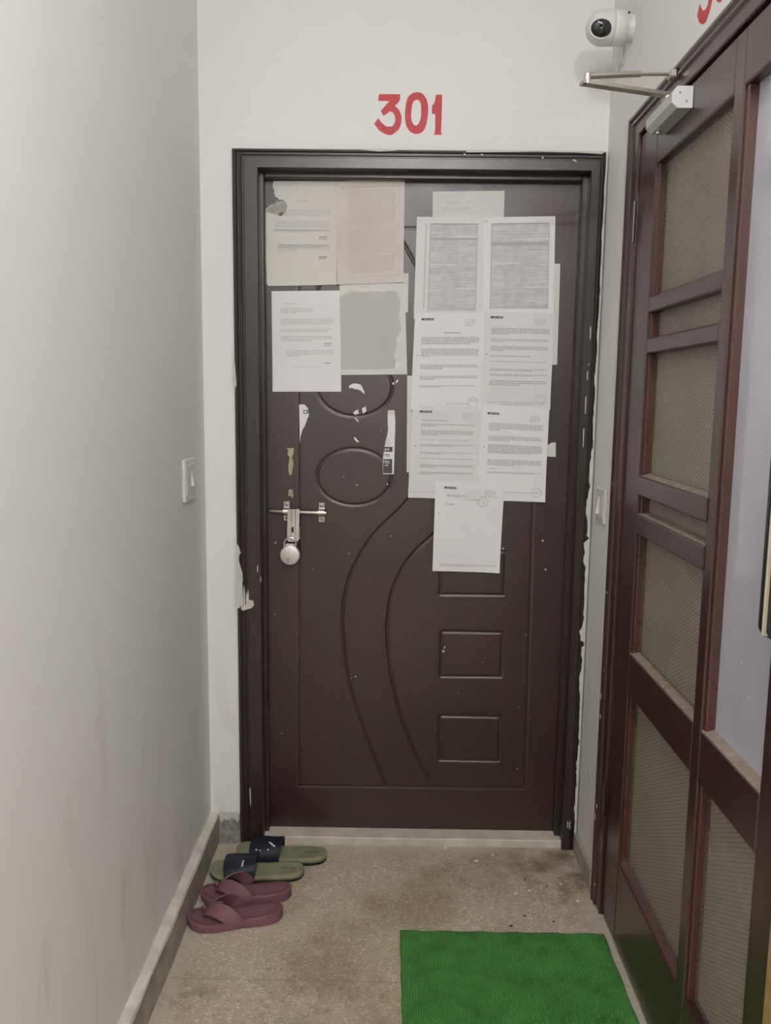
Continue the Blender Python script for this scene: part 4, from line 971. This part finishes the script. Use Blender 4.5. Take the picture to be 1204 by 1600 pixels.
def flipflop(loc, rz, label):
    L, W = .262, .049
    r_ = empty('flip_flop', loc, rz); tag(r_, label, 'flip-flop', 'maroon flip-flops by the door')
    top = lambda t: .030-.010*min(1, t/.75)
    sole(L, W, lambda t: .0, top, .0, .004).build('sole', 'maroon', r_, True)
    sole(L-.014, W-.007, lambda t: top(t)-.004, lambda t: top(t)+.0012, .0035, .002).build('footbed', 'maroonbed', r_, 'all')
    # V strap: two broad branches from the toe post back to the edges
    def branch(side):
        post = Vector((.086, -.008, .022)); anchor = Vector((-.006, side*.0455, .014))
        c1 = Vector((.074, -.006+side*.012, .058)); c2 = Vector((.020, side*.050, .062))
        rows = []
        n_ = 18
        for i in range(n_+1):
            t = i/n_; p = post*(1-t)**3+c1*3*t*(1-t)**2+c2*3*t*t*(1-t)+anchor*t**3
            q = (post*-(1-t)**2+c1*((1-t)**2-2*t*(1-t))+c2*(2*t*(1-t)-t*t)+anchor*t*t)*3; q.normalize()
            out_ = Vector((0, side*(.25+.75*t), 1-.85*t)).normalized(); out_ = (out_-q*out_.dot(q)).normalized()
            wd = q.cross(out_).normalized()*(side)
            hw = .007+.011*math.sin(math.pi*min(1, t*.62+.12))**1.0 + .004*t
            th_ = .0028
            rows.append([p+wd*hw+out_*th_*.3, p+wd*hw*.6+out_*th_, p-wd*hw*.6+out_*th_, p-wd*hw+out_*th_*.3, p-wd*hw-out_*th_*.5, p-wd*hw*.6-out_*th_, p+wd*hw*.6-out_*th_, p+wd*hw-out_*th_*.5])
        return MB().loft(rows)
    branch(1).build('strap', 'maroon', r_, True); branch(-1).build('strap', 'maroon', r_, True)
    MB().lathe([(0, .006), (.02, .006), (.028, .008), (.032, .005), (.032, 0)], (.085, -.008, .016), (0, 0, 1), 12).build('toe_post', 'maroon', r_, True)
    return r_
l, a = place((-.281, 2.264), (-.534, 2.238)); flipflop(l, a, 'maroon rubber flip-flop between the olive slides and the other flip-flop')
l, a = place((-.292, 2.166), (-.545, 2.118)); flipflop(l, a, 'maroon rubber flip-flop nearest the viewer by the left skirting')

# ------------------------------------------------------------------ crumbs and chips on the floor
chips = [(.281, 2.463, .0055, 'largest white plaster chip, lying alone below the middle of the sill'), (.23, 2.4255, .003, 'tiny white plaster chip left of the largest chip below the sill'),
         (.381, 2.291, .004, 'left one of two white plaster chips midway between sill and mat'), (.423, 2.3055, .0045, 'right one of two white plaster chips midway between sill and mat'),
         (.3356, 2.498, .003, 'tiny white plaster chip close to the sill, right of the largest chip'), (.555, 2.2585, .0045, 'white plaster chip by the foot of the screen door frame'),
         (.523, 2.341, .003, 'tiny white plaster chip by the short right skirting'), (.188, 2.535, .006, 'flat white plaster chip lying against the sill')]
crumbs = [(.467, 2.160, .003, 'dark crumb behind the back edge of the mat, rightmost'), (.345, 2.137, .004, 'dark crumb touching the back edge of the mat, leftmost and largest'),
          (.389, 2.184, .003, 'dark crumb behind the mat, second from the left'), (.418, 2.3616, .0025, 'dark crumb between the two white chips and the sill'),
          (.48, 2.33, .0025, 'dark crumb in the brown stain, farthest from the mat on the right')]
for L_, mtn, grp, nm in ((chips, 'chip', 'white plaster chips on the floor', 'plaster_chip'), (crumbs, 'crumb', 'dark crumbs on the floor', 'dirt_crumb')):
    for x, y, r_, lab in L_:
        r_ *= 1.35
        k = 7; pts = [(r_*math.cos(6.283*i/k)*rnd.uniform(.6, 1.25), r_*.7*math.sin(6.283*i/k)*rnd.uniform(.6, 1.25)) for i in range(k)]
        m = MB().loft([[(u, v, 0) for u, v in pts], [(u*.95, v*.95, .0012) for u, v in pts], [(u*.55, v*.55, .0022) for u, v in pts]])
        o = m.build(nm, mtn); o.location = (x, y, 0); tag(o, lab, 'debris', grp)
